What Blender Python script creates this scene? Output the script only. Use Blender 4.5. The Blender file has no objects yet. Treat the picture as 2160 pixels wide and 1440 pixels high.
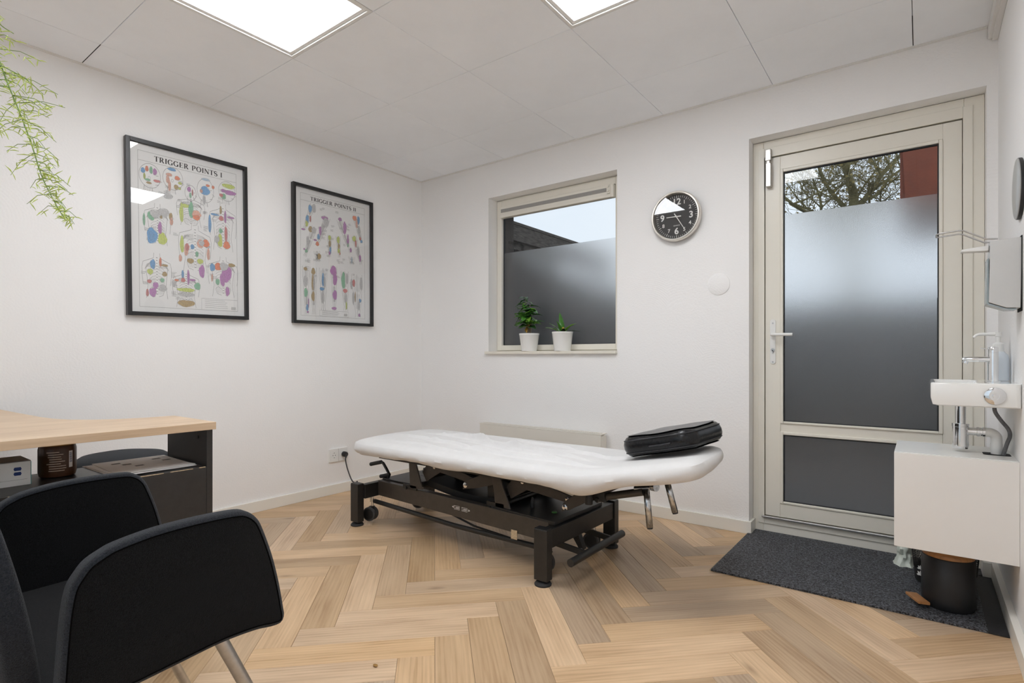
import bpy, bmesh, math, random
from mathutils import Vector, Matrix, noise

# ------------------------------------------------------------------ camera, sky, exposure
scene = bpy.context.scene
COL = scene.collection
cam_data = bpy.data.cameras.new('camera')
cam = bpy.data.objects.new('camera', cam_data)
COL.objects.link(cam)
cam.location = (3.3151, -3.162, 0.9671)
cam.rotation_euler = (math.pi / 2, 0, 0.6442)
cam_data.sensor_width = 36.0
cam_data.lens = 1150.83 / 2160 * 36.0
cam_data.shift_y = 31.74 / 2160
cam_data.clip_start = 0.02
scene.camera = cam

world = bpy.data.worlds.new('sky')
scene.world = world
world.use_nodes = True
wn = world.node_tree.nodes
wl = world.node_tree.links
bg = wn['Background']
wtc = wn.new('ShaderNodeTexCoord')
wno = wn.new('ShaderNodeTexNoise')
wno.inputs['Scale'].default_value = 2.2
wno.inputs['Detail'].default_value = 5
wra = wn.new('ShaderNodeValToRGB')
wra.color_ramp.elements[0].position = 0.35
wra.color_ramp.elements[0].color = (0.74, 0.82, 0.94, 1)
wra.color_ramp.elements[1].position = 0.75
wra.color_ramp.elements[1].color = (0.86, 0.90, 0.96, 1)
wl.new(wtc.outputs['Generated'], wno.inputs['Vector'])
wl.new(wno.outputs['Fac'], wra.inputs['Fac'])
wl.new(wra.outputs['Color'], bg.inputs['Color'])
bg.inputs['Strength'].default_value = 1.10

scene.view_settings.view_transform = 'Standard'
scene.view_settings.look = 'None'
scene.view_settings.gamma = 1.0
scene.view_settings.use_curve_mapping = False
scene.view_settings.exposure = 0.0
cy = scene.cycles
cy.use_denoising = True
cy.max_bounces = 14
cy.diffuse_bounces = 8
cy.glossy_bounces = 6
cy.transmission_bounces = 8
cy.transparent_max_bounces = 24
cy.sample_clamp_indirect = 6.0
cy.caustics_reflective = False

PANEL_POWER = 18.0

# ------------------------------------------------------------------ helpers
R = random.Random(7)
PI = math.pi


def nodes_of(m):
    m.use_nodes = True
    nt = m.node_tree
    return nt, nt.nodes, nt.links, nt.nodes['Principled BSDF']


MATS = {}


def mat(name, col, rough=0.5, metal=0.0, bump=None, var=None, spec=None, coat=0, sheen=0, emit=None, coord='Object', trans=0, ior=None, stretch=None, sss=0):
    m = bpy.data.materials.new(name)
    nt, nn, ll, b = nodes_of(m)
    b.inputs['Base Color'].default_value = (*col, 1)
    b.inputs['Roughness'].default_value = rough
    b.inputs['Metallic'].default_value = metal
    if spec is not None:
        b.inputs['Specular IOR Level'].default_value = spec
    if coat:
        b.inputs['Coat Weight'].default_value = coat
        b.inputs['Coat Roughness'].default_value = 0.08
    if sheen:
        b.inputs['Sheen Weight'].default_value = sheen
        b.inputs['Sheen Roughness'].default_value = 0.45
    if trans:
        b.inputs['Transmission Weight'].default_value = trans
    if ior:
        b.inputs['IOR'].default_value = ior
    if sss:
        b.inputs['Subsurface Weight'].default_value = sss
        b.inputs['Subsurface Radius'].default_value = (0.01, 0.01, 0.01)
    if emit:
        b.inputs['Emission Color'].default_value = (*emit[0], 1)
        b.inputs['Emission Strength'].default_value = emit[1]
    if bump or var:
        tc = nn.new('ShaderNodeTexCoord')
        src = tc.outputs[coord]
        if stretch:
            mp = nn.new('ShaderNodeMapping')
            mp.inputs['Scale'].default_value = stretch
            ll.new(src, mp.inputs['Vector'])
            src = mp.outputs['Vector']
    if bump:
        sc, st, det = bump
        n = nn.new('ShaderNodeTexNoise')
        n.inputs['Scale'].default_value = sc
        n.inputs['Detail'].default_value = det
        ll.new(src, n.inputs['Vector'])
        bp = nn.new('ShaderNodeBump')
        bp.inputs['Strength'].default_value = st
        bp.inputs['Distance'].default_value = 0.01
        ll.new(n.outputs['Fac'], bp.inputs['Height'])
        ll.new(bp.outputs['Normal'], b.inputs['Normal'])
    if var:
        sc, lo, hi = var
        n = nn.new('ShaderNodeTexNoise')
        n.inputs['Scale'].default_value = sc
        n.inputs['Detail'].default_value = 6
        n.inputs['Roughness'].default_value = 0.65
        ll.new(src, n.inputs['Vector'])
        r = nn.new('ShaderNodeValToRGB')
        r.color_ramp.elements[0].position = 0.3
        r.color_ramp.elements[0].color = (*[min(1, c * lo) for c in col], 1)
        r.color_ramp.elements[1].position = 0.7
        r.color_ramp.elements[1].color = (*[min(1, c * hi) for c in col], 1)
        ll.new(n.outputs['Fac'], r.inputs['Fac'])
        ll.new(r.outputs['Color'], b.inputs['Base Color'])
    MATS[name] = m
    return m


def M(n):
    return MATS[n]


WLOC = {}


def link(name, data):
    o = bpy.data.objects.new(name, data)
    COL.objects.link(o)
    return o


def tag(o, label, cat, group=None):
    o['label'] = label
    o['category'] = cat
    if group:
        o['group'] = group
    return o


def thing(name, label, cat, loc=(0, 0, 0), group=None):
    o = link(name, None)
    o.empty_display_size = 0.1
    o.location = loc
    WLOC[o.name] = Vector(loc)
    if label:
        tag(o, label, cat, group)
    return o


def struct(name, loc=(0, 0, 0)):
    o = link(name, None)
    o.location = loc
    WLOC[o.name] = Vector(loc)
    o['kind'] = 'structure'
    return o


def obj(name, bm, m, parent=None, smooth=False, loc=None, bevel=0, kind=None, recalc=True, segs=2):
    """bm holds world coordinates; the object's origin goes to loc (default: its box's base centre)."""
    if recalc:
        bmesh.ops.recalc_face_normals(bm, faces=bm.faces)
    if not bevel:
        for e in bm.edges:
            if len(e.link_faces) == 2 and e.calc_face_angle(0) > 0.72:
                e.smooth = False
    me = bpy.data.meshes.new(name)
    bm.to_mesh(me)
    bm.free()
    if isinstance(m, (list, tuple)):
        for x in m:
            me.materials.append(M(x) if isinstance(x, str) else x)
    elif m:
        me.materials.append(M(m) if isinstance(m, str) else m)
    vs = [v.co for v in me.vertices]
    if loc is None:
        lo = Vector((min(v.x for v in vs), min(v.y for v in vs), min(v.z for v in vs)))
        hi = Vector((max(v.x for v in vs), max(v.y for v in vs), max(v.z for v in vs)))
        loc = Vector(((lo.x + hi.x) / 2, (lo.y + hi.y) / 2, lo.z))
    loc = Vector(loc)
    me.transform(Matrix.Translation(-loc))
    if smooth:
        for p in me.polygons:
            p.use_smooth = True
    o = link(name, me)
    base = Vector((0, 0, 0))
    if parent is not None:
        o.parent = parent
        base = WLOC[parent.name]
    o.location = loc - base
    WLOC[o.name] = loc
    if bevel:
        md = o.modifiers.new('bevel', 'BEVEL')
        md.width = bevel
        md.segments = segs
        md.limit_method = 'ANGLE'
        md.angle_limit = math.radians(40)
        md.harden_normals = False
        for p in me.polygons:
            p.use_smooth = True
        wn_ = o.modifiers.new('wn', 'WEIGHTED_NORMAL')
        wn_.keep_sharp = True
    if kind:
        o['kind'] = kind
    return o


def B():
    return bmesh.new()


def box(bm, x0, x1, y0, y1, z0, z1, mi=0):
    v = [bm.verts.new(c) for c in ((x0, y0, z0), (x1, y0, z0), (x1, y1, z0), (x0, y1, z0), (x0, y0, z1), (x1, y0, z1), (x1, y1, z1), (x0, y1, z1))]
    for f in ((0, 3, 2, 1), (4, 5, 6, 7), (0, 1, 5, 4), (1, 2, 6, 5), (2, 3, 7, 6), (3, 0, 4, 7)):
        bm.faces.new([v[i] for i in f]).material_index = mi
    return bm


def obox(bm, c, ax, ay, az, mi=0):
    """oriented box: centre and three half-axis vectors"""
    c, ax, ay, az = Vector(c), Vector(ax), Vector(ay), Vector(az)
    v = [bm.verts.new(c + ax * a + ay * b + az * d) for d in (-1, 1) for a, b in ((-1, -1), (1, -1), (1, 1), (-1, 1))]
    for f in ((0, 3, 2, 1), (4, 5, 6, 7), (0, 1, 5, 4), (1, 2, 6, 5), (2, 3, 7, 6), (3, 0, 4, 7)):
        bm.faces.new([v[i] for i in f]).material_index = mi
    return bm


def frame_of(d):
    d = d.normalized()
    a = Vector((0, 0, 1)) if abs(d.z) < 0.95 else Vector((1, 0, 0))
    u = d.cross(a).normalized()
    return u, d.cross(u).normalized()


def tube(bm, pts, r, n=10, mi=0, cap=True, flat=None):
    """round tube along a polyline; r may be a list; flat=(a,b) gives a flat-bar section"""
    pts = [Vector(p) for p in pts]
    if not isinstance(r, (list, tuple)):
        r = [r] * len(pts)
    rings = []
    u = None
    for i, p in enumerate(pts):
        d = (pts[min(i + 1, len(pts) - 1)] - pts[max(i - 1, 0)])
        if u is None:
            u, w = frame_of(d)
        else:
            dn = d.normalized()
            u = (u - dn * u.dot(dn))
            u = u.normalized() if u.length > 1e-6 else frame_of(d)[0]
            w = dn.cross(u).normalized()
        ring = []
        for k in range(n):
            a = 2 * PI * k / n
            ring.append(bm.verts.new(p + u * (math.cos(a) * r[i]) + w * (math.sin(a) * r[i])))
        rings.append(ring)
    for i in range(len(rings) - 1):
        for k in range(n):
            f = bm.faces.new((rings[i][k], rings[i][(k + 1) % n], rings[i + 1][(k + 1) % n], rings[i + 1][k]))
            f.material_index = mi
            f.smooth = True
    if cap:
        bm.faces.new(rings[0][::-1]).material_index = mi
        bm.faces.new(rings[-1]).material_index = mi
    return bm


def cyl(bm, a, b, r, n=20, mi=0):
    return tube(bm, [a, b], r, n, mi)


def lathe(bm, prof, c=(0, 0, 0), axis=(0, 0, 1), n=32, mi=0, sx=1, sy=1):
    """prof: list of (radius, height) along axis from c"""
    c = Vector(c)
    ax = Vector(axis).normalized()
    u, w = frame_of(ax)
    rings = []
    for r_, h in prof:
        if r_ < 1e-6:
            rings.append([bm.verts.new(c + ax * h)])
        else:
            rings.append([bm.verts.new(c + ax * h + u * (math.cos(2 * PI * k / n) * r_ * sx) + w * (math.sin(2 * PI * k / n) * r_ * sy)) for k in range(n)])
    for i in range(len(rings) - 1):
        a, b = rings[i], rings[i + 1]
        for k in range(n):
            k2 = (k + 1) % n
            if len(a) == 1 and len(b) == 1:
                continue
            if len(a) == 1:
                f = bm.faces.new((a[0], b[k2], b[k]))
            elif len(b) == 1:
                f = bm.faces.new((a[k], a[k2], b[0]))
            else:
                f = bm.faces.new((a[k], a[k2], b[k2], b[k]))
            f.material_index = mi
            f.smooth = True
    if len(rings[0]) > 1:
        bm.faces.new(rings[0][::-1]).material_index = mi
    if len(rings[-1]) > 1:
        bm.faces.new(rings[-1]).material_index = mi
    return bm


def prism(bm, poly, d, mi=0):
    """poly: 3D points of a planar outline, extruded by vector d"""
    d = Vector(d)
    a = [bm.verts.new(Vector(p)) for p in poly]
    b = [bm.verts.new(Vector(p) + d) for p in poly]
    n = len(a)
    bm.faces.new(a).material_index = mi
    bm.faces.new(b[::-1]).material_index = mi
    for i in range(n):
        bm.faces.new((a[i], a[(i + 1) % n], b[(i + 1) % n], b[i])).material_index = mi
    return bm


def rrect(x0, x1, y0, y1, r, n=6):
    out = []
    for cx, cy_, a0 in ((x1 - r, y1 - r, 0), (x0 + r, y1 - r, 90), (x0 + r, y0 + r, 180), (x1 - r, y0 + r, 270)):
        for k in range(n + 1):
            a = math.radians(a0 + 90 * k / n)
            out.append((cx + r * math.cos(a), cy_ + r * math.sin(a)))
    return out


def smooth_path(pts, n=8):
    """Catmull-Rom through 3D points"""
    P = [Vector(p) for p in pts]
    P = [P[0] * 2 - P[1]] + P + [P[-1] * 2 - P[-2]]
    out = []
    for i in range(1, len(P) - 2):
        for k in range(n):
            t = k / n
            a, b, c, d = P[i - 1], P[i], P[i + 1], P[i + 2]
            out.append(0.5 * ((2 * b) + (c - a) * t + (2 * a - 5 * b + 4 * c - d) * t * t + (3 * b - a - 3 * c + d) * t ** 3))
    out.append(P[-2])
    return out


def text_mesh(name, body, size, m, mtx, parent, extrude=0.0004, align='CENTER', offset=0.0, kind=None):
    cu = bpy.data.curves.new(name, 'FONT')
    cu.body = body
    cu.size = size
    cu.extrude = extrude
    cu.offset = offset
    cu.align_x = align
    cu.align_y = 'CENTER'
    cu.resolution_u = 3
    t = bpy.data.objects.new(name, cu)
    COL.objects.link(t)
    dg = bpy.context.evaluated_depsgraph_get()
    me = bpy.data.meshes.new_from_object(t.evaluated_get(dg))
    bpy.data.objects.remove(t)
    me.transform(mtx)
    bm = bmesh.new()
    bm.from_mesh(me)
    bpy.data.meshes.remove(me)
    return obj(name, bm, m, parent, recalc=False)


# ------------------------------------------------------------------ materials
mat('ceiling_white', (0.92, 0.94, 0.97), 0.9, bump=(220, 0.05, 3), var=(3, 0.97, 1.02))
mat('grid_dark', (0.16, 0.155, 0.15), 0.8, var=(5, 0.9, 1.1))
mat('trim_white', (0.80, 0.79, 0.77), 0.45, var=(4, 0.98, 1.01))
mat('pvc_cream', (0.80, 0.77, 0.69), 0.32, var=(6, 0.98, 1.01))
mat('skirting', (0.83, 0.81, 0.75), 0.4, var=(4, 0.98, 1.01))
mat('sill_cream', (0.79, 0.75, 0.66), 0.35, var=(12, 0.97, 1.02))
mat('gasket', (0.012, 0.012, 0.014), 0.6, var=(40, 0.8, 1.2))
mat('white_plastic', (0.83, 0.83, 0.81), 0.3, var=(8, 0.98, 1.01))
mat('white_gloss', (0.86, 0.86, 0.84), 0.08, coat=0.6, var=(8, 0.99, 1.01))
mat('cabinet_white', (0.82, 0.80, 0.77), 0.45, var=(6, 0.98, 1.01))
mat('radiator_cream', (0.78, 0.75, 0.68), 0.4, var=(6, 0.98, 1.01))
mat('black_metal', (0.018, 0.017, 0.016), 0.42, bump=(500, 0.02, 2), var=(30, 0.8, 1.25))
mat('black_plastic', (0.012, 0.012, 0.013), 0.45, var=(30, 0.8, 1.2))
mat('black_rubber', (0.02, 0.02, 0.021), 0.75, var=(40, 0.8, 1.2))
mat('bronze_black', (0.055, 0.047, 0.040), 0.38, bump=(500, 0.02, 2), var=(30, 0.85, 1.15))
mat('chrome', (0.82, 0.83, 0.84), 0.06, 1.0, var=(20, 0.97, 1.03))
mat('worn_chrome', (0.66, 0.68, 0.70), 0.22, 1.0, var=(60, 0.45, 1.15))
mat('steel', (0.55, 0.55, 0.55), 0.32, 1.0, var=(60, 0.9, 1.08))
mat('champagne', (0.74, 0.70, 0.64), 0.30, 1.0, var=(40, 0.95, 1.05))
mat('nickel', (0.62, 0.60, 0.57), 0.34, 1.0, var=(90, 0.75, 1.1))
mat('grey_hose', (0.16, 0.16, 0.165), 0.5, 0.3, bump=(300, 0.4, 2), var=(60, 0.7, 1.3))
mat('tyre', (0.055, 0.055, 0.057), 0.6, var=(40, 0.85, 1.15))
mat('leather', (0.009, 0.009, 0.010), 0.24, bump=(90, 0.12, 4), spec=0.35, var=(30, 0.8, 1.2))
mat('stitch', (0.03, 0.03, 0.034), 0.6, var=(60, 0.8, 1.2))
mat('cloth', (0.74, 0.735, 0.73), 0.95, bump=(700, 0.25, 3), sheen=0.2, var=(14, 0.96, 1.02))
mat('felt', (0.0042, 0.0044, 0.0050), 0.95, spec=0.06, bump=(900, 0.7, 4), sheen=0.06, var=(520, 0.15, 3.2))
mat('felt_lit', (0.021, 0.024, 0.030), 0.95, spec=0.08, bump=(900, 0.6, 4), sheen=0.15, var=(420, 0.4, 1.7))  # lighter copy of the felt, with light on edges and back put into its colour
mat('seam_dark', (0.002, 0.002, 0.0022), 0.9, spec=0.05, var=(40, 0.8, 1.2))
mat('outer_wall', (0.07, 0.06, 0.056), 0.9, bump=(60, 0.5, 4), var=(12, 0.7, 1.3))
mat('desk_black', (0.022, 0.021, 0.021), 0.38, bump=(400, 0.03, 3), var=(40, 0.85, 1.2))
mat('chipboard', (0.55, 0.43, 0.28), 0.85, var=(160, 0.6, 1.3))
mat('paper', (0.90, 0.88, 0.86), 0.75, var=(9, 0.98, 1.01))
mat('paper_grey', (0.82, 0.80, 0.78), 0.8, var=(9, 0.97, 1.02))
mat('ink', (0.02, 0.02, 0.022), 0.7, var=(80, 0.8, 1.2))
mat('ink_grey', (0.35, 0.345, 0.34), 0.7, var=(80, 0.8, 1.2))
mat('ink_navy', (0.02, 0.05, 0.20), 0.6, var=(80, 0.8, 1.2))
mat('label_print', (0.62, 0.50, 0.40), 0.6, var=(80, 0.8, 1.2))
mat('carton', (0.86, 0.87, 0.86), 0.6, var=(9, 0.97, 1.02))
mat('carton_teal', (0.10, 0.38, 0.36), 0.5, var=(9, 0.9, 1.1))
mat('carton_grey', (0.20, 0.20, 0.205), 0.5, var=(9, 0.9, 1.1))
mat('wax', (0.075, 0.028, 0.010), 0.35, var=(20, 0.8, 1.2))
mat('amber_lid', (0.42, 0.20, 0.03), 0.35, var=(20, 0.85, 1.15))
mat('bamboo', (0.42, 0.20, 0.075), 0.35, var=(18, 0.75, 1.2), stretch=(1, 9, 1))
mat('bag_plastic', (0.70, 0.75, 0.67), 0.35, trans=0.1, var=(15, 0.95, 1.03))
mat('rubber_border', (0.018, 0.018, 0.02), 0.55, bump=(200, 0.1, 2), var=(30, 0.8, 1.2))
mat('soil', (0.035, 0.024, 0.016), 0.95, bump=(120, 0.8, 4), var=(80, 0.6, 1.5))
mat('leaf_green', (0.055, 0.20, 0.022), 0.28, spec=0.6, var=(30, 0.55, 1.5))
mat('leaf_lime', (0.16, 0.36, 0.035), 0.32, spec=0.6, var=(30, 0.6, 1.3))
mat('leaf_dark', (0.022, 0.075, 0.018), 0.25, spec=0.6, var=(30, 0.6, 1.4))
mat('leaf_yellow', (0.50, 0.30, 0.05), 0.5, var=(30, 0.6, 1.3))
mat('stem_brown', (0.30, 0.24, 0.17), 0.7, var=(60, 0.7, 1.2))
mat('stem_green', (0.16, 0.26, 0.05), 0.5, var=(40, 0.8, 1.2))
mat('fern_green', (0.50, 0.60, 0.13), 0.5, var=(25, 0.75, 1.3), sss=0.2)
mat('mirror_grey', (0.36, 0.36, 0.35), 0.28, 0.0, var=(8, 0.97, 1.03))
mat('dispenser_grey', (0.60, 0.595, 0.58), 0.35, 0.6, var=(8, 0.97, 1.03))
mat('smoke_grey', (0.30, 0.36, 0.38), 0.2, var=(8, 0.95, 1.05))
mat('bottle_white', (0.80, 0.86, 0.92), 0.2, trans=0.25, ior=1.2, var=(8, 0.98, 1.02))
mat('blind_mesh', (0.42, 0.41, 0.39), 0.8, bump=(900, 0.6, 2), var=(600, 0.7, 1.3))
mat('clock_face', (0.018, 0.018, 0.019), 0.5, var=(20, 0.9, 1.1))
mat('clock_white', (0.88, 0.88, 0.86), 0.5, var=(20, 0.98, 1.01))
mat('poster_black', (0.014, 0.014, 0.015), 0.35, var=(40, 0.8, 1.2))
mat('poster_paper', (0.83, 0.83, 0.82), 0.6, var=(6, 0.99, 1.01))
mat('slot_dark', (0.01, 0.01, 0.01), 0.9, var=(40, 0.8, 1.2))
mat('green_led', (0.03, 0.16, 0.02), 0.3, var=(40, 0.9, 1.1))
mat('crumb', (0.35, 0.19, 0.05), 0.8, var=(200, 0.6, 1.3))
mat('bark', (0.20, 0.18, 0.085), 0.95, bump=(30, 0.8, 5), var=(6, 0.5, 1.6))
mat('bud', (0.34, 0.27, 0.10), 0.8, var=(6, 0.6, 1.3))
mat('fascia_red', (0.21, 0.042, 0.014), 0.5, bump=(60, 0.1, 3), var=(9, 0.85, 1.15))
mat('old_timber', (0.075, 0.066, 0.058), 0.9, bump=(40, 0.6, 5), var=(22, 0.35, 1.9), stretch=(3, 0.6, 3))
mat('fence_dark', (0.030, 0.031, 0.033), 0.9, bump=(40, 0.4, 4), var=(10, 0.7, 1.3))
mat('paving', (0.06, 0.06, 0.06), 0.9, bump=(60, 0.4, 4), var=(8, 0.75, 1.25))
mat('paving_bounce', (0.62, 0.61, 0.59), 0.9, bump=(60, 0.3, 4), var=(8, 0.85, 1.15))
mat('pot_grey', (0.55, 0.54, 0.52), 0.6, var=(9, 0.95, 1.05))
mat('jute', (0.45, 0.35, 0.2), 0.9, var=(200, 0.7, 1.2))
for nm, c in dict(blue=(0.10, 0.34, 0.66), orange=(0.84, 0.20, 0.06), green=(0.20, 0.52, 0.30), purple=(0.48, 0.16, 0.48), lime=(0.58, 0.68, 0.10), red=(0.66, 0.16, 0.15),
                  brown=(0.44, 0.29, 0.08), salmon=(0.82, 0.42, 0.30), lightblue=(0.45, 0.60, 0.74), grey=(0.56, 0.56, 0.56)).items():
    mat('print_' + nm, tuple(v * 0.82 + 0.13 for v in c), 0.65, var=(140, 0.78, 1.15))
mat('ink_figure', (0.24, 0.235, 0.23), 0.7, var=(80, 0.8, 1.2))


def wall_material(name, col):
    m = bpy.data.materials.new(name)
    nt, nn, ll, b = nodes_of(m)
    b.inputs['Base Color'].default_value = (*col, 1)
    b.inputs['Roughness'].default_value = 0.85
    b.inputs['Specular IOR Level'].default_value = 0.25
    tc = nn.new('ShaderNodeTexCoord')
    # brushed plaster: overlapping arcs (distorted ring waves) plus fine roller grain
    vo = nn.new('ShaderNodeTexVoronoi')
    vo.inputs['Scale'].default_value = 3.2
    ll.new(tc.outputs['Object'], vo.inputs['Vector'])
    mu = nn.new('ShaderNodeMath')
    mu.operation = 'SINE'
    ms = nn.new('ShaderNodeMath')
    ms.operation = 'MULTIPLY'
    ms.inputs[1].default_value = 170
    ll.new(vo.outputs['Distance'], ms.inputs[0])
    ll.new(ms.outputs[0], mu.inputs[0])
    n1 = nn.new('ShaderNodeTexNoise')
    n1.inputs['Scale'].default_value = 4
    n1.inputs['Detail'].default_value = 3
    ll.new(tc.outputs['Object'], n1.inputs['Vector'])
    r1 = nn.new('ShaderNodeValToRGB')
    r1.color_ramp.elements[0].position = 0.48
    r1.color_ramp.elements[1].position = 0.68
    ll.new(n1.outputs['Fac'], r1.inputs['Fac'])
    m2 = nn.new('ShaderNodeMath')
    m2.operation = 'MULTIPLY'
    ll.new(mu.outputs[0], m2.inputs[0])
    ll.new(r1.outputs['Color'], m2.inputs[1])
    n2 = nn.new('ShaderNodeTexNoise')
    n2.inputs['Scale'].default_value = 110
    n2.inputs['Detail'].default_value = 4
    ll.new(tc.outputs['Object'], n2.inputs['Vector'])
    ad = nn.new('ShaderNodeMath')
    ad.operation = 'MULTIPLY_ADD'
    ad.inputs[1].default_value = 0.16
    ll.new(m2.outputs[0], ad.inputs[0])
    ll.new(n2.outputs['Fac'], ad.inputs[2])
    bp = nn.new('ShaderNodeBump')
    bp.inputs['Strength'].default_value = 0.20
    bp.inputs['Distance'].default_value = 0.006
    ll.new(ad.outputs[0], bp.inputs['Height'])
    ll.new(bp.outputs['Normal'], b.inputs['Normal'])
    MATS[name] = m


wall_material('wall_paint', (0.89, 0.885, 0.88))


def oak_material(name, light, dark, along, rand=True, scale=1.0, rough=0.42):
    """oak: grain runs along the object's local axis `along` (0 = x, 1 = y)"""
    m = bpy.data.materials.new(name)
    nt, nn, ll, b = nodes_of(m)
    tc = nn.new('ShaderNodeTexCoord')
    oi = nn.new('ShaderNodeObjectInfo')
    vm = nn.new('ShaderNodeVectorMath')
    vm.operation = 'MULTIPLY_ADD'
    vm.inputs[1].default_value = (37.0, 61.0, 11.0) if rand else (0, 0, 0)
    cx = nn.new('ShaderNodeCombineXYZ')
    for i in range(3):
        ll.new(oi.outputs['Random'], cx.inputs[i])
    ll.new(cx.outputs[0], vm.inputs[0])
    ll.new(tc.outputs['Object'], vm.inputs[2])
    mp = nn.new('ShaderNodeMapping')
    s = [9.0 * scale, 9.0 * scale, 9.0 * scale]
    s[along] = 0.9 * scale
    mp.inputs['Scale'].default_value = s
    ll.new(vm.outputs[0], mp.inputs['Vector'])
    # cathedral grain: wave bent by low-frequency noise
    wv = nn.new('ShaderNodeTexWave')
    wv.wave_type = 'BANDS'
    wv.bands_direction = 'Y' if along == 0 else 'X'
    wv.inputs['Scale'].default_value = 2.2
    wv.inputs['Distortion'].default_value = 9.0
    wv.inputs['Detail'].default_value = 3.0
    wv.inputs['Detail Scale'].default_value = 0.7
    ll.new(mp.outputs[0], wv.inputs['Vector'])
    mp2 = nn.new('ShaderNodeMapping')
    s2 = [160.0, 160.0, 160.0]
    s2[along] = 5.0
    mp2.inputs['Scale'].default_value = s2
    ll.new(vm.outputs[0], mp2.inputs['Vector'])
    nf = nn.new('ShaderNodeTexNoise')
    nf.inputs['Scale'].default_value = 1.0
    nf.inputs['Detail'].default_value = 4
    ll.new(mp2.outputs[0], nf.inputs['Vector'])
    mp3 = nn.new('ShaderNodeMapping')
    s3 = [14.0, 14.0, 14.0]
    s3[along] = 2.5
    mp3.inputs['Scale'].default_value = s3
    ll.new(vm.outputs[0], mp3.inputs['Vector'])
    nl = nn.new('ShaderNodeTexNoise')
    nl.inputs['Scale'].default_value = 1.0
    nl.inputs['Detail'].default_value = 5
    ll.new(mp3.outputs[0], nl.inputs['Vector'])

    def math_(op, a, bb, c=None):
        k = nn.new('ShaderNodeMath')
        k.operation = op
        for i, v in enumerate((a, bb, c)):
            if v is None:
                continue
            if isinstance(v, (int, float)):
                k.inputs[i].default_value = v
            else:
                ll.new(v, k.inputs[i])
        return k.outputs[0]
    g = math_('MULTIPLY', wv.outputs['Fac'], 0.10)
    g = math_('MULTIPLY_ADD', nf.outputs['Fac'], 0.42, g)
    g = math_('MULTIPLY_ADD', nl.outputs['Fac'], 0.70, g)
    rmp = nn.new('ShaderNodeValToRGB')
    rmp.color_ramp.elements[0].position = 0.38
    rmp.color_ramp.elements[0].color = (*dark, 1)
    rmp.color_ramp.elements[1].position = 0.84
    rmp.color_ramp.elements[1].color = (*light, 1)
    e = rmp.color_ramp.elements.new(0.58)
    e.color = (*[(a * 0.55 + c * 0.45) for a, c in zip(light, dark)], 1)
    ll.new(g, rmp.inputs['Fac'])
    # knots
    mp4 = nn.new('ShaderNodeMapping')
    s4 = [5.5, 5.5, 5.5]
    s4[along] = 2.0
    mp4.inputs['Scale'].default_value = s4
    ll.new(vm.outputs[0], mp4.inputs['Vector'])
    vk = nn.new('ShaderNodeTexVoronoi')
    vk.inputs['Scale'].default_value = 1.0
    ll.new(mp4.outputs[0], vk.inputs['Vector'])
    rk = nn.new('ShaderNodeValToRGB')
    rk.color_ramp.elements[0].position = 0.0
    rk.color_ramp.elements[0].color = (0.35, 0.28, 0.22, 1)
    rk.color_ramp.elements[1].position = 0.10
    rk.color_ramp.elements[1].color = (1, 1, 1, 1)
    ll.new(vk.outputs['Distance'], rk.inputs['Fac'])
    mx = nn.new('ShaderNodeMix')
    mx.data_type = 'RGBA'
    mx.blend_type = 'MULTIPLY'
    mx.inputs['Factor'].default_value = 0.65
    ll.new(rmp.outputs['Color'], mx.inputs['A'])
    ll.new(rk.outputs['Color'], mx.inputs['B'])
    hs = nn.new('ShaderNodeHueSaturation')
    ll.new(mx.outputs['Result'], hs.inputs['Color'])
    if rand:
        mr = nn.new('ShaderNodeMapRange')
        mr.inputs['To Min'].default_value = 0.74
        mr.inputs['To Max'].default_value = 1.16
        ll.new(oi.outputs['Random'], mr.inputs['Value'])
        ll.new(mr.outputs[0], hs.inputs['Value'])
        # second, decorrelated variation for saturation
        fr = math_('FRACT', math_('MULTIPLY', oi.outputs['Random'], 7.31), None)
        mr2 = nn.new('ShaderNodeMapRange')
        mr2.inputs['To Min'].default_value = 0.84
        mr2.inputs['To Max'].default_value = 1.08
        ll.new(fr, mr2.inputs['Value'])
        ll.new(mr2.outputs[0], hs.inputs['Saturation'])
    ll.new(hs.outputs['Color'], b.inputs['Base Color'])
    b.inputs['Roughness'].default_value = rough
    bp = nn.new('ShaderNodeBump')
    bp.inputs['Strength'].default_value = 0.10
    bp.inputs['Distance'].default_value = 0.002
    ll.new(nf.outputs['Fac'], bp.inputs['Height'])
    ll.new(bp.outputs['Normal'], b.inputs['Normal'])
    MATS[name] = m


oak_material('oak_floor', (0.70, 0.498, 0.305), (0.42, 0.262, 0.138), 0)
oak_material('oak_desk', (0.72, 0.55, 0.38), (0.50, 0.345, 0.215), 1, rand=False, scale=1.2, rough=0.4)


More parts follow.
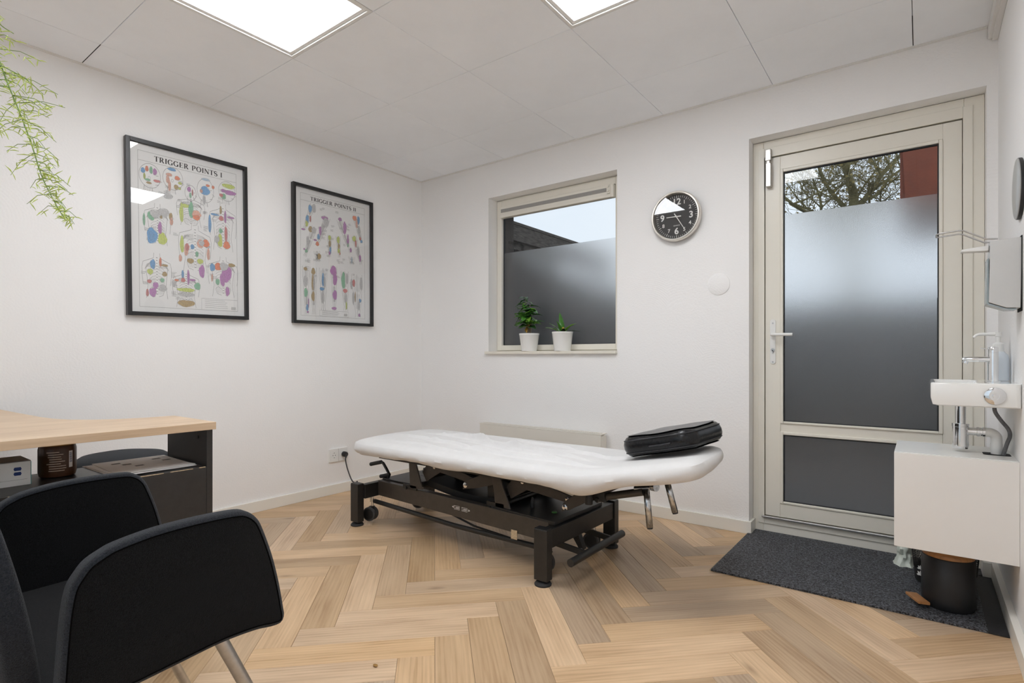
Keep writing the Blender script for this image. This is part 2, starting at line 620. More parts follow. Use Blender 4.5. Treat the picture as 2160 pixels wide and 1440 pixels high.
def mat_coil():
    m = bpy.data.materials.new('coil_mat')
    nt, nn, ll, b = nodes_of(m)
    tc = nn.new('ShaderNodeTexCoord')
    n = nn.new('ShaderNodeTexNoise')
    n.inputs['Scale'].default_value = 130
    n.inputs['Detail'].default_value = 2
    n.inputs['Distortion'].default_value = 1.2
    ll.new(tc.outputs['Object'], n.inputs['Vector'])
    r = nn.new('ShaderNodeValToRGB')
    r.color_ramp.elements[0].position = 0.42
    r.color_ramp.elements[0].color = (0.006, 0.006, 0.007, 1)
    r.color_ramp.elements[1].position = 0.66
    r.color_ramp.elements[1].color = (0.17, 0.18, 0.205, 1)
    ll.new(n.outputs['Fac'], r.inputs['Fac'])
    ll.new(r.outputs['Color'], b.inputs['Base Color'])
    b.inputs['Roughness'].default_value = 0.6
    bp = nn.new('ShaderNodeBump')
    bp.inputs['Strength'].default_value = 1.0
    bp.inputs['Distance'].default_value = 0.008
    ll.new(n.outputs['Fac'], bp.inputs['Height'])
    ll.new(bp.outputs['Normal'], b.inputs['Normal'])
    MATS['coil_mat'] = m


mat_coil()


def pane_material(name, tint=(1, 1, 1), ior=1.5, gain=1.0):
    """thin clear pane: mirror reflection by Fresnel on the front, straight-through transparency"""
    m = bpy.data.materials.new(name)
    m.use_nodes = True
    nt = m.node_tree
    nn, ll = nt.nodes, nt.links
    nn.remove(nn['Principled BSDF'])
    out = nn['Material Output']
    tr = nn.new('ShaderNodeBsdfTransparent')
    tr.inputs['Color'].default_value = (*tint, 1)
    gl = nn.new('ShaderNodeBsdfGlossy')
    gl.inputs['Roughness'].default_value = 0.0
    fr = nn.new('ShaderNodeFresnel')
    fr.inputs['IOR'].default_value = ior
    ge = nn.new('ShaderNodeNewGeometry')
    k = nn.new('ShaderNodeMath')
    k.operation = 'MULTIPLY_ADD'
    k.inputs[1].default_value = -gain
    k.inputs[2].default_value = gain
    ll.new(ge.outputs['Backfacing'], k.inputs[0])
    k2 = nn.new('ShaderNodeMath')
    k2.operation = 'MULTIPLY'
    k2.use_clamp = True
    ll.new(fr.outputs[0], k2.inputs[0])
    ll.new(k.outputs[0], k2.inputs[1])
    mx = nn.new('ShaderNodeMixShader')
    ll.new(k2.outputs[0], mx.inputs[0])
    ll.new(tr.outputs[0], mx.inputs[1])
    ll.new(gl.outputs[0], mx.inputs[2])
    ll.new(mx.outputs[0], out.inputs['Surface'])
    MATS[name] = m


pane_material('clear_glass', (0.97, 0.985, 0.98), 1.5)
pane_material('picture_glass', (0.98, 0.98, 0.98), 1.55, 1.4)


def film_material():
    """etched privacy film: strongly scattered transmission plus a little white haze"""
    m = bpy.data.materials.new('frosted_film')
    m.use_nodes = True
    nt = m.node_tree
    nn, ll = nt.nodes, nt.links
    nn.remove(nn['Principled BSDF'])
    out = nn['Material Output']
    rf = nn.new('ShaderNodeBsdfRefraction')
    rf.distribution = 'GGX'
    rf.inputs['IOR'].default_value = 1.5
    rf.inputs['Roughness'].default_value = 0.27
    rf.inputs['Color'].default_value = (1.0, 1.0, 1.0, 1)
    df = nn.new('ShaderNodeBsdfDiffuse')
    df.inputs['Color'].default_value = (0.62, 0.63, 0.63, 1)
    mx = nn.new('ShaderNodeMixShader')
    mx.inputs[0].default_value = 0.035
    ll.new(rf.outputs[0], mx.inputs[1])
    ll.new(df.outputs[0], mx.inputs[2])
    gl = nn.new('ShaderNodeBsdfGlossy')
    gl.inputs['Roughness'].default_value = 0.42
    m2 = nn.new('ShaderNodeMixShader')
    m2.inputs[0].default_value = 0.04
    ll.new(mx.outputs[0], m2.inputs[1])
    ll.new(gl.outputs[0], m2.inputs[2])
    ll.new(m2.outputs[0], out.inputs['Surface'])
    MATS['frosted_film'] = m


film_material()


def diffuser_material():
    m = bpy.data.materials.new('light_diffuser')
    m.use_nodes = True
    nt = m.node_tree
    nn, ll = nt.nodes, nt.links
    nn.remove(nn['Principled BSDF'])
    e = nn.new('ShaderNodeEmission')
    e.inputs['Color'].default_value = (0.95, 0.97, 1.0, 1)
    e.inputs['Strength'].default_value = PANEL_POWER
    ll.new(e.outputs[0], nn['Material Output'].inputs['Surface'])
    MATS['light_diffuser'] = m


diffuser_material()

# ------------------------------------------------------------------ room shell
W, H, YF = 3.58, 2.407, -4.45
WT = 0.30                                     # wall thickness

wl_ = obj('wall_left', box(B(), -0.2, 0, YF - 0.2, WT, -0.06, H + 0.12), 'wall_paint')
wl_['kind'] = 'structure'
wr_ = obj('wall_right', box(B(), W, W + 0.2, YF - 0.2, WT, -0.06, H + 0.12), 'wall_paint')
wr_['kind'] = 'structure'
FWX0, FWX1, FWZ0, FWZ1 = 0.25, 3.33, 0.09, 2.30      # opening added behind the viewer for fill daylight
bm = B()
box(bm, 0, FWX0, YF - 0.2, YF, -0.06, H + 0.12)
box(bm, FWX1, W, YF - 0.2, YF, -0.06, H + 0.12)
box(bm, FWX0, FWX1, YF - 0.2, YF, -0.06, FWZ0)
box(bm, FWX0, FWX1, YF - 0.2, YF, FWZ1, H + 0.12)
wf_ = obj('wall_front', bm, 'wall_paint')
wf_['kind'] = 'structure'
WX0, WX1, WZ0, WZ1 = 0.72, 1.772, 0.985, 2.151   # window recess
DX0, DX1, DZ1 = 2.56, 3.543, 2.155               # door recess
bm = B()
box(bm, 0, WX0, 0, WT, -0.06, H + 0.12)
box(bm, WX0, WX1, 0, WT, -0.06, WZ0)
box(bm, WX0, WX1, 0, WT, WZ1, H + 0.12)
box(bm, WX1, DX0, 0, WT, -0.06, H + 0.12)
box(bm, DX0, DX1, 0, WT, DZ1, H + 0.12)
box(bm, DX1, W, 0, WT, -0.06, H + 0.12)
wb_ = obj('wall_back', bm, 'wall_paint')
wb_['kind'] = 'structure'

# floor: screed slab with oak herringbone planks laid on it (45 degrees to the walls)
floor = obj('floor', box(B(), -0.0, W, YF, 0.085, -0.06, -0.0045), 'grid_dark')
floor['kind'] = 'structure'
PW, PN = 0.1186, 5
U0, V0 = 1.7275, -0.009
S2 = math.sqrt(0.5)


def clip_poly(poly, x0, x1, y0, y1):
    def cut(P, ax, val, keep_less):
        out = []
        for i in range(len(P)):
            a, b = P[i], P[(i + 1) % len(P)]
            ia = (a[ax] <= val) if keep_less else (a[ax] >= val)
            ib = (b[ax] <= val) if keep_less else (b[ax] >= val)
            if ia:
                out.append(a)
            if ia != ib:
                t = (val - a[ax]) / (b[ax] - a[ax])
                out.append((a[0] + (b[0] - a[0]) * t, a[1] + (b[1] - a[1]) * t))
        return out
    for ax, val, k in ((0, x0, False), (0, x1, True), (1, y0, False), (1, y1, True)):
        if poly:
            poly = cut(poly, ax, val, k)
    return poly


def plank_bm(poly):
    """poly in local coordinates; bevelled top edge leaves a V joint"""
    cx = sum(p[0] for p in poly) / len(poly)
    cy_ = sum(p[1] for p in poly) / len(poly)
    bm = B()
    e = 0.0009
    lo = [bm.verts.new((x, y, -0.0045)) for x, y in poly]
    mid = [bm.verts.new((x, y, -0.0009)) for x, y in poly]

    def ins(x, y):
        dx, dy = cx - x, cy_ - y
        return x + math.copysign(min(e, abs(dx)), dx), y + math.copysign(min(e, abs(dy)), dy)
    top = [bm.verts.new((*ins(x, y), 0.0)) for x, y in poly]
    n = len(poly)
    bm.faces.new(top)
    for i in range(n):
        j = (i + 1) % n
        bm.faces.new((lo[i], lo[j], mid[j], mid[i]))
        bm.faces.new((mid[i], mid[j], top[j], top[i]))
    return bm


shared = None
gap = 0.0004
FX0, FX1, FY0, FY1 = 0.002, W - 0.002, YF + 0.002, -0.002
for a in range(-60, 61):
    for b in range(-14, 15):
        for kind in (0, 1):
            if kind == 0:
                i0, j0, di, dj = a + 5 * b, a - 5 * b, PN, 1
            else:
                i0, j0, di, dj = a + 5 * b, a - 5 * b + 1, 1, PN
            u0, u1 = U0 + PW * i0, U0 + PW * (i0 + di)
            v1, v0 = V0 - PW * j0, V0 - PW * (j0 + dj)
            cu, cv = (u0 + u1) / 2, (v0 + v1) / 2
            cxw, cyw = (cu + cv) * S2, (cv - cu) * S2
            if cxw < -0.5 or cxw > W + 0.5 or cyw < YF - 0.5 or cyw > 0.5:
                continue
            corners = [((u + v) * S2, (v - u) * S2) for u, v in ((u0 + gap, v0 + gap), (u1 - gap, v0 + gap), (u1 - gap, v1 - gap), (u0 + gap, v1 - gap))]
            ang = -PI / 4 if kind == 0 else PI / 4          # local x = the plank's long axis
            ca, sa = math.cos(ang), math.sin(ang)
            inside = all(FX0 <= x <= FX1 and FY0 <= y <= FY1 for x, y in corners)
            if inside and shared is not None:
                o = link('plank', shared)
            else:
                poly = corners if inside else clip_poly(corners, FX0, FX1, FY0, FY1)
                if len(poly) < 3:
                    continue
                ar = 0.5 * abs(sum(poly[i][0] * poly[(i + 1) % len(poly)][1] - poly[(i + 1) % len(poly)][0] * poly[i][1] for i in range(len(poly))))
                if ar < 0.0006:
                    continue
                loc_poly = [((x - cxw) * ca + (y - cyw) * sa, -(x - cxw) * sa + (y - cyw) * ca) for x, y in poly]
                pb = plank_bm(loc_poly)
                bmesh.ops.recalc_face_normals(pb, faces=pb.faces)
                me = bpy.data.meshes.new('plank')
                pb.to_mesh(me)
                pb.free()
                me.materials.append(M('oak_floor'))
                if inside:
                    shared = me
                o = link('plank', me)
            o.parent = floor
            o.location = Vector((cxw, cyw, 0)) - WLOC['floor']
            o.rotation_euler = (0, 0, ang)

# ceiling: slab with lay-in tiles on a 600 mm grid, light panels in two visible cells
ceil = obj('ceiling', box(B(), 0, W, YF, 0, H + 0.03, H + 0.12), 'grid_dark')
ceil['kind'] = 'structure'
TX, TY, T = 0.283, -0.4882, 0.6
LIGHTS = [(0.883, -2.2882), (2.083, -1.6882), (2.683, -3.4882)]  # the last panel is added out of view as fill light
xs = [0.0] + [TX + T * k for k in range(6)] + [W]
ys = [0.0]
y = TY
while y > YF:
    ys.append(y)
    y -= T
ys.append(YF)
g2 = 0.0011
for i in range(len(xs) - 1):
    for j in range(len(ys) - 1):
        x0, x1, y1, y0 = xs[i], xs[i + 1], ys[j], ys[j + 1]
        if any(abs(x0 - lx) < 0.01 and abs(y0 - ly) < 0.01 for lx, ly in LIGHTS):
            continue
        bm = B()
        zt = H + 0.0005 * R.random()
        a = [bm.verts.new(c) for c in ((x0 + g2, y0 + g2, H + 0.022), (x1 - g2, y0 + g2, H + 0.022), (x1 - g2, y1 - g2, H + 0.022), (x0 + g2, y1 - g2, H + 0.022))]
        m_ = [bm.verts.new((v.co.x, v.co.y, zt + 0.002)) for v in a]
        q = 0.002
        l_ = [bm.verts.new(c) for c in ((x0 + q, y0 + q, zt), (x1 - q, y0 + q, zt), (x1 - q, y1 - q, zt), (x0 + q, y1 - q, zt))]
        bm.faces.new(a)
        bm.faces.new(l_)
        for k in range(4):
            bm.faces.new((a[k], a[(k + 1) % 4], m_[(k + 1) % 4], m_[k]))
            bm.faces.new((m_[k], m_[(k + 1) % 4], l_[(k + 1) % 4], l_[k]))
        obj('ceiling_tile', bm, 'ceiling_white', ceil)

# perimeter angle trims under the tiles
tw, th = 0.022, 0.0035
for k, b4 in enumerate(((0, tw, YF, 0), (tw, W - 0.036, -tw, 0), (tw, W, YF, YF + tw)), 1):
    o = obj('trim_%d' % k, box(B(), b4[0], b4[1], b4[2], b4[3], H - th, H - 0.0002), 'trim_white')
    o['kind'] = 'structure'
# boxed cable trunking along the right wall at ceiling level
bm = B()
box(bm, W - 0.034, W - 0.0005, YF, -0.004, 2.352, H - 0.0005)
box(bm, W - 0.020, W - 0.0005, YF, -0.004, 2.343, 2.352)
o = obj('trim_4', bm, 'trim_white', bevel=0.0015)
o['kind'] = 'structure'
# two open joints between tiles that show dark
obj('open_joint', box(B(), 3.2818, 3.2846, -0.30, -0.026, H - 0.0004, H + 0.001), 'slot_dark', ceil)
obj('open_joint', box(B(), 0.026, 0.282, -2.2896, -2.2870, H - 0.0004, H + 0.001), 'slot_dark', ceil)
# skirting boards
BT, BH = 0.022, 0.068


def skirting(name, pts_boxes):
    bm = B()
    for b6 in pts_boxes:
        box(bm, *b6)
    o = obj(name, bm, 'skirting', bevel=0.0015)
    o['kind'] = 'structure'


skirting('baseboard_left', [(0.0003, 0.014, YF, -0.0003, 0.0003, BH)])
skirting('baseboard_back', [(0.0145, DX0 + 0.014, -0.014, -0.0003, 0.0003, BH), (DX0 + 0.0004, DX0 + 0.014, -0.0002, 0.084, 0.0003, BH)])
skirting('baseboard_right', [(W - BT, W - 0.0003, YF, 0.0, 0.0003, BH), (DX1 - 0.014, W - BT - 0.0004, -0.014, -0.0003, 0.0003, BH), (DX1 - 0.014, DX1 - 0.0003, -0.0002, 0.084, 0.0003, BH)])
skirting('baseboard_front', [(0.0145, W - BT - 0.0005, YF + 0.0003, YF + 0.014, 0.0003, BH)])

# ------------------------------------------------------------------ ceiling light panels
lab = ['square white LED panel glowing in the ceiling at upper left', 'square white LED panel glowing in the ceiling above the treatment table',
       'square white LED panel added out of view behind the viewer as fill light']
for (lx, ly), lb in zip(LIGHTS, lab):
    t = thing('ceiling_light', lb, 'ceiling light', (lx + 0.3, ly + 0.3, H), 'recessed ceiling panels')
    bm = B()
    e0, e1 = 0.002, 0.016
    for x0, x1, y0, y1 in ((e0, 0.6 - e0, e0, e1), (e0, 0.6 - e0, 0.6 - e1, 0.6 - e0), (e0, e1, e1, 0.6 - e1), (0.6 - e1, 0.6 - e0, e1, 0.6 - e1)):
        box(bm, lx + x0, lx + x1, ly + y0, ly + y1, H - 0.001, H + 0.026)
    obj('grid_rail', bm, 'trim_white', t)
    bm = B()
    f0, f1 = 0.018, 0.034
    for x0, x1, y0, y1 in ((f0, 0.6 - f0, f0, f1), (f0, 0.6 - f0, 0.6 - f1, 0.6 - f0), (f0, f1, f1, 0.6 - f1), (0.6 - f1, 0.6 - f0, f1, 0.6 - f1)):
        box(bm, lx + x0, lx + x1, ly + y0, ly + y1, H + 0.005, H + 0.026)
    obj('frame', bm, 'trim_white', t, bevel=0.001)
    obj('diffuser', box(B(), lx + f1, lx + 0.6 - f1, ly + f1, ly + 0.6 - f1, H + 0.009, H + 0.012), 'light_diffuser', t)
    obj('housing', box(B(), lx + f0, lx + 0.6 - f0, ly + f0, ly + 0.6 - f0, H + 0.0265, H + 0.0285), 'trim_white', t)

# ------------------------------------------------------------------ window
win = struct('window_1', (1.25, 0.1, WZ0))
FY_, FYB = 0.09, 0.15
GX0, GX1, GZ0, GZ1 = 0.774, 1.716, 1.052, 2.094


def rect_frame(bm, x0, x1, z0, z1, wl, wr, wb, wt, y0, y1):
    box(bm, x0, x0 + wl, y0, y1, z0, z1)
    box(bm, x1 - wr, x1, y0, y1, z0, z1)
    box(bm, x0 + wl, x1 - wr, y0, y1, z0, z0 + wb)
    box(bm, x0 + wl, x1 - wr, y0, y1, z1 - wt, z1)
    return bm


obj('window_frame', rect_frame(B(), WX0 + 0.001, WX1 - 0.001, 1.006, WZ1 - 0.001, 0.030, 0.026, 0.018, 0.030, FY_ + 0.012, FYB), 'pvc_cream', win, bevel=0.003)
obj('casement_frame', rect_frame(B(), WX0 + 0.010, WX1 - 0.010, 1.012, WZ1 - 0.010, 0.044, 0.046, 0.040, 0.047, FY_, FY_ + 0.034), 'pvc_cream', win, bevel=0.004)
obj('gasket', rect_frame(B(), GX0 - 0.003, GX1 + 0.003, GZ0 - 0.003, GZ1 + 0.003, 0.007, 0.007, 0.007, 0.012, 0.114, 0.132), 'gasket', win)
obj('pane', box(B(), GX0 + 0.002, GX1 - 0.002, 0.122, 0.126, GZ0 + 0.002, GZ1 - 0.002), 'clear_glass', win)
obj('privacy_film', box(B(), GX0 + 0.004, GX1 - 0.004, 0.1185, 0.1205, GZ0 + 0.004, 1.750), 'frosted_film', win)
bm = B()
for q in ((WX0 + 0.0005, WX0 + 0.012, 1.0, WZ1), (WX1 - 0.012, WX1 - 0.0005, 1.0, WZ1), (WX0 + 0.012, WX1 - 0.012, WZ1 - 0.012, WZ1 - 0.0005), (WX0 + 0.012, WX1 - 0.012, 0.9855, 0.998)):
    box(bm, q[0], q[1], 0.1515, 0.299, q[2], q[3] - 0.0005)
obj('outer_reveal', bm, 'outer_wall', win)
sill = obj('window_sill', box(B(), WX0 - 0.018, WX1 + 0.002, -0.028, 0.101, 0.985, 1.0055), 'sill_cream', win, bevel=0.002)
# raised roller blind in its cassette
bl = obj('blind_cassette', box(B(), GX0 + 0.004, GX1 - 0.002, 0.066, 0.106, 2.006, 2.090), 'pvc_cream', win, bevel=0.004)
obj('blind_fabric', box(B(), GX0 + 0.014, GX1 - 0.052, 0.0630, 0.0658, 2.045, 2.070), 'blind_mesh', bl)
obj('bottom_rail', box(B(), GX0 + 0.004, GX1 - 0.018, 0.0620, 0.0656, 2.008, 2.026), 'pvc_cream', bl, bevel=0.001)
bm = B()
box(bm, GX1 - 0.046, GX1 - 0.024, 0.056, 0.0656, 2.030, 2.088)
cyl(bm, (GX1 - 0.035, 0.046, 2.076), (GX1 - 0.035, 0.060, 2.076), 0.008, 12)
cyl(bm, (GX1 - 0.035, 0.046, 2.046), (GX1 - 0.035, 0.060, 2.046), 0.008, 12)
obj('chain_drive', bm, 'pvc_cream', bl, bevel=0.0015)

# unseen window added behind the viewer to let in fill daylight
fill_win = struct('fill_window', (1.8, YF - 0.1, FWZ0))
obj('window_frame', rect_frame(B(), FWX0 + 0.001, FWX1 - 0.001, FWZ0 + 0.001, FWZ1 - 0.001, 0.06, 0.06, 0.06, 0.06, YF - 0.13, YF - 0.07), 'pvc_cream', fill_win, bevel=0.003)
obj('mullion', box(B(), 1.775, 1.825, YF - 0.125, YF - 0.075, FWZ0 + 0.0615, FWZ1 - 0.0615), 'pvc_cream', fill_win, bevel=0.003)
for xa, xb in ((FWX0 + 0.062, 1.774), (1.826, FWX1 - 0.062)):
    obj('pane', box(B(), xa, xb, YF - 0.104, YF - 0.100, FWZ0 + 0.062, FWZ1 - 0.062), 'clear_glass', fill_win)

# ------------------------------------------------------------------ door
door = struct('door_1', (3.05, 0.1, 0))
LX0, LX1, LZ0, LZ1 = 2.623, 3.464, 0.094, 2.057
bm = B()
rect_frame(bm, DX0 + 0.001, DX1 - 0.001, 0.0005, DZ1 - 0.003, 0.054, 0.072, 0.086, 0.088, 0.086, 0.150)
rect_frame(bm, DX0 + 0.001, DX1 - 0.001, 0.0005, DZ1 - 0.003, 0.085, 0.105, 0.115, 0.120, 0.1515, 0.200)
obj('door_frame', bm, 'pvc_cream', door, bevel=0.003)
bm = B()
# stepped inner lip of the frame
rect_frame(bm, DX0 + 0.030, DX1 - 0.042, 0.050, DZ1 - 0.042, 0.031, 0.035, 0.036, 0.052, 0.079, 0.0855)
obj('frame_lip', bm, 'pvc_cream', door, bevel=0.002)
leaf = obj('door_leaf', rect_frame(B(), LX0, LX1, LZ0, LZ1, 0.076, 0.070, 0.072, 0.072, 0.090, 0.150), 'pvc_cream', door, bevel=0.002)
obj('mid_rail', box(B(), LX0 + 0.0765, LX1 - 0.0705, 0.092, 0.148, 0.556, 0.606), 'pvc_cream', leaf, bevel=0.002)
for z0, z1, nm in ((0.616, 1.968, 'upper'), (0.181, 0.543, 'lower')):
    gx0, gx1 = 2.715, 3.378
    bd = obj('glazing_bead', rect_frame(B(), gx0 - 0.016, gx1 + 0.016, z0 - 0.012, z1 + 0.016, 0.015, 0.015, 0.012, 0.016, 0.084, 0.100), 'pvc_cream', leaf, bevel=0.003)
    obj('gasket', rect_frame(B(), gx0 - 0.001, gx1 + 0.001, z0 - 0.001, z1 + 0.001, 0.005, 0.005, 0.005, 0.007, 0.094, 0.108), 'gasket', leaf)
    obj('pane', box(B(), gx0 + 0.003, gx1 - 0.003, 0.1015, 0.1055, z0 + 0.003, z1 - 0.003), 'clear_glass', leaf)
    obj('privacy_film', box(B(), gx0 + 0.005, gx1 - 0.005, 0.098, 0.100, z0 + 0.005, 1.735 if nm == 'upper' else z1 - 0.005), 'frosted_film', leaf)
# threshold strip
obj('threshold', box(B(), LX0 - 0.012, LX1 + 0.012, 0.062, 0.0785, 0.084, 0.094), 'steel', door, bevel=0.002)
# lever handle set
plate = rrect(2.649, 2.677, 0.926, 1.170, 0.013, 6)
hp = obj('handle_plate', prism(B(), [(x, 0.0835, z) for x, z in plate], (0, 0.006, 0)), 'white_plastic', leaf, bevel=0.0015)
bm = B()
tube(bm, smooth_path([(2.664, 0.083, 1.086), (2.664, 0.050, 1.086), (2.672, 0.040, 1.086), (2.70, 0.036, 1.0855), (2.768, 0.038, 1.084)], 6), [0.0085] * 24 + [0.008], 12)
obj('lever', bm, 'white_plastic', hp, smooth=True)
bm = B()
lathe(bm, [(0.0085, 0), (0.0085, 0.006), (0.0, 0.006)], (2.663, 0.083, 1.004), (0, -1, 0), 18)
box(bm, 2.6605, 2.6655, 0.077, 0.083, 0.984, 1.004)
obj('lock_cylinder', bm, 'steel', hp)
bm = B()
for z in (1.150, 0.938):
    lathe(bm, [(0.004, 0), (0.004, 0.002), (0.0, 0.002)], (2.663, 0.083, z), (0, -1, 0), 12)
obj('screw', bm, 'steel', hp)
# surface bolt at the top corner of the leaf
bt = obj('safety_bolt', box(B(), 2.633, 2.659, 0.052, 0.089, 1.893, 2.022), 'nickel', leaf, bevel=0.003)
bm = B()
box(bm, 2.628, 2.659, 0.058, 0.0785, 2.036, 2.100)
box(bm, 2.634, 2.653, 0.060, 0.080, 2.020, 2.040, 0)
obj('bolt_keeper', bm, 'nickel', bt, bevel=0.004)
obj('bolt_nose', box(B(), 2.638, 2.652, 0.066, 0.076, 2.012, 2.034), 'slot_dark', bt)

# ------------------------------------------------------------------ posters
CH = dict(b='blue', o='orange', g='green', p='purple', y='lime', r='red', n='brown', s='salmon', l='lightblue', d='grey')
PRINT_MATS = ['print_' + v for v in CH.values()] + ['ink_figure']
PIDX = {k: i for i, k in enumerate(CH)}
ART1 = [
  ('head', (163, 180, 90, 73), "b105,155,17,16 o136,141,13,17 g169,144,13,22 p200,149,16,20 y116,188,9,18 n151,223,22,7 r215,203,28,8 g141,206,24,7"),
  ('head', (352, 166, 89, 70), "b341,110,35,10 s317,146,26,10 s305,176,14,25 o385,157,22,13 s319,214,12,34 y409,185,17,8 n375,214,19,15 y404,219,12,7 d304,280,41,17"),
  ('head', (502, 232, 52, 49), "p487,210,17,16 g498,247,10,18 r517,227,7,21"),
  ('head', (638, 196, 79, 77), "l639,124,39,8 o657,160,18,8 o707,163,13,11 b633,197,42,29 s597,204,13,12 d622,256,13,31"),
  ('head', (843, 170, 84, 65), "y857,133,64,15 p870,175,59,15 p808,170,27,11 g808,207,22,18 r784,203,19,11"),
  ('torso', (216, 464, 109, 125), "g166,416,29,30 g108,448,10,37 b170,538,43,48 b162,539,24,25 y254,548,37,37 p235,484,16,37 n245,413,11,15 n326,404,15,24 s331,433,14,24 d199,403,45,25 d268,386,46,25"),
  ('torso', (501, 348, 126, 96), "y418,367,17,61 y452,319,37,12 g502,339,22,51 s551,359,41,23 o550,381,33,17"),
  ('torso', (798, 415, 131, 156), "b672,406,14,59 b719,339,40,7 r781,357,23,16 p820,343,11,42 p875,341,36,7 g775,440,18,16 y766,505,24,44 r825,457,14,55 o831,530,33,26 d737,499,24,23 n777,303,11,27"),
  ('torso', (535, 581, 147, 150), "y419,565,17,54 s455,597,17,38 r465,578,17,24 b510,572,17,16 s580,546,28,28 o634,538,31,25 s654,606,14,39 g550,615,14,18 n491,663,30,16 y578,659,28,16 p593,722,26,41 s403,653,14,22 d593,540,26,18"),
  ('torso', (206, 778, 120, 138), "b173,709,21,29 o235,692,10,28 y151,756,24,17 n269,763,21,15 g249,802,17,13 r144,815,18,11 p194,837,22,20 p171,879,29,27 r127,885,11,23 n270,710,28,7 d251,850,34,21"),
  ('torso', (451, 844, 118, 117), "b422,755,11,28 r425,789,19,14 p471,769,11,48 p508,784,27,7 g551,821,28,23 y451,850,79,12 n450,935,76,21 o368,793,19,7 d344,816,18,21 d451,879,74,12"),
  ('torso', (794, 744, 145, 133), "b692,688,26,25 o747,679,34,25 n877,660,34,12 g739,780,20,20 p787,759,24,48 p828,719,47,57 p833,838,19,31 s687,756,9,25 d801,675,41,27"),
]
ART2 = [
  ('arm', (221, 110, 113, 311, 31), "b186,145,22,29 d235,137,23,33 b150,228,18,29 r189,223,10,25 y143,266,17,23 p100,313,23,7"),
  ('arm', (238, 279, 119, 515, 31), "n189,302,25,23 d231,305,28,25 d156,396,18,39 g136,473,17,13 p112,461,11,7"),
  ('arm', (409, 180, 265, 417, 36), "p373,194,44,15 d388,226,35,37 p312,299,16,35 d345,274,15,34 b289,348,17,22 o275,404,21,17 p246,378,21,7"),
  ('arm', (559, 177, 722, 429, 31), "p575,175,25,14 p640,236,23,51 p683,327,14,44 g683,371,11,16 p722,407,14,19"),
  ('arm', (786, 128, 882, 331, 32), "o779,138,29,20 s808,179,15,37 b835,148,18,34 d842,228,20,32 r859,298,16,14 b876,319,17,13"),
  ('arm', (768, 286, 868, 512, 32), "y773,308,27,23 r794,346,13,28 d831,400,15,36 p856,460,15,29"),
  ('arm', (437, 317, 432, 488, 27), "y434,339,19,20 n436,386,16,26 b443,436,13,29 p431,459,12,14"),
  ('arm', (546, 313, 564, 480, 28), "y550,343,20,28 n557,394,15,22 y556,429,17,19 s571,449,11,12"),
  ('hand', (266, 459, 285, 541, 37), "n298,498,23,23"),
  ('hand', (735, 458, 739, 524, 42), "l736,489,10,26"),
  ('leg', (129, 588, 140, 955, 39), "n125,609,23,13 d127,703,27,41 g129,789,22,34 p161,864,7,38 b145,902,15,26 p151,935,14,7"),
  ('leg', (222, 588, 228, 952, 39), "n222,621,24,26 n214,709,14,63 n218,812,20,38 d231,712,11,50"),
  ('leg', (346, 585, 351, 913, 47), "b344,678,13,54 b331,748,29,13 d366,693,13,50 d339,813,17,50"),
  ('leg', (489, 556, 495, 910, 39), "p483,595,42,38 p503,657,27,55 p500,786,29,38 p490,893,33,12"),
  ('leg', (635, 586, 650, 903, 50), "g616,662,26,68 r642,744,31,16 d649,803,19,35 y658,863,11,33 d667,645,16,44"),
  ('leg', (805, 598, 822, 953, 75), "r762,673,21,30 d730,684,16,44 d871,674,20,54 b853,813,18,16 p842,934,15,14 n783,786,8,44 d756,797,16,53 d837,854,13,44"),
]


# serif capitals as pen strokes: (points, width) in a box 0..1 high
def arc(cx, cy_, rx, ry, a0, a1, n=14):
    return [(cx + rx * math.cos(math.radians(a0 + (a1 - a0) * k / n)), cy_ + ry * math.sin(math.radians(a0 + (a1 - a0) * k / n))) for k in range(n + 1)]


def wv_(n, thin, thick, ph=0.0):
    return [thin + (thick - thin) * abs(math.cos(2 * PI * k / (n - 1) * 0.5 * 2 + ph)) for k in range(n)]


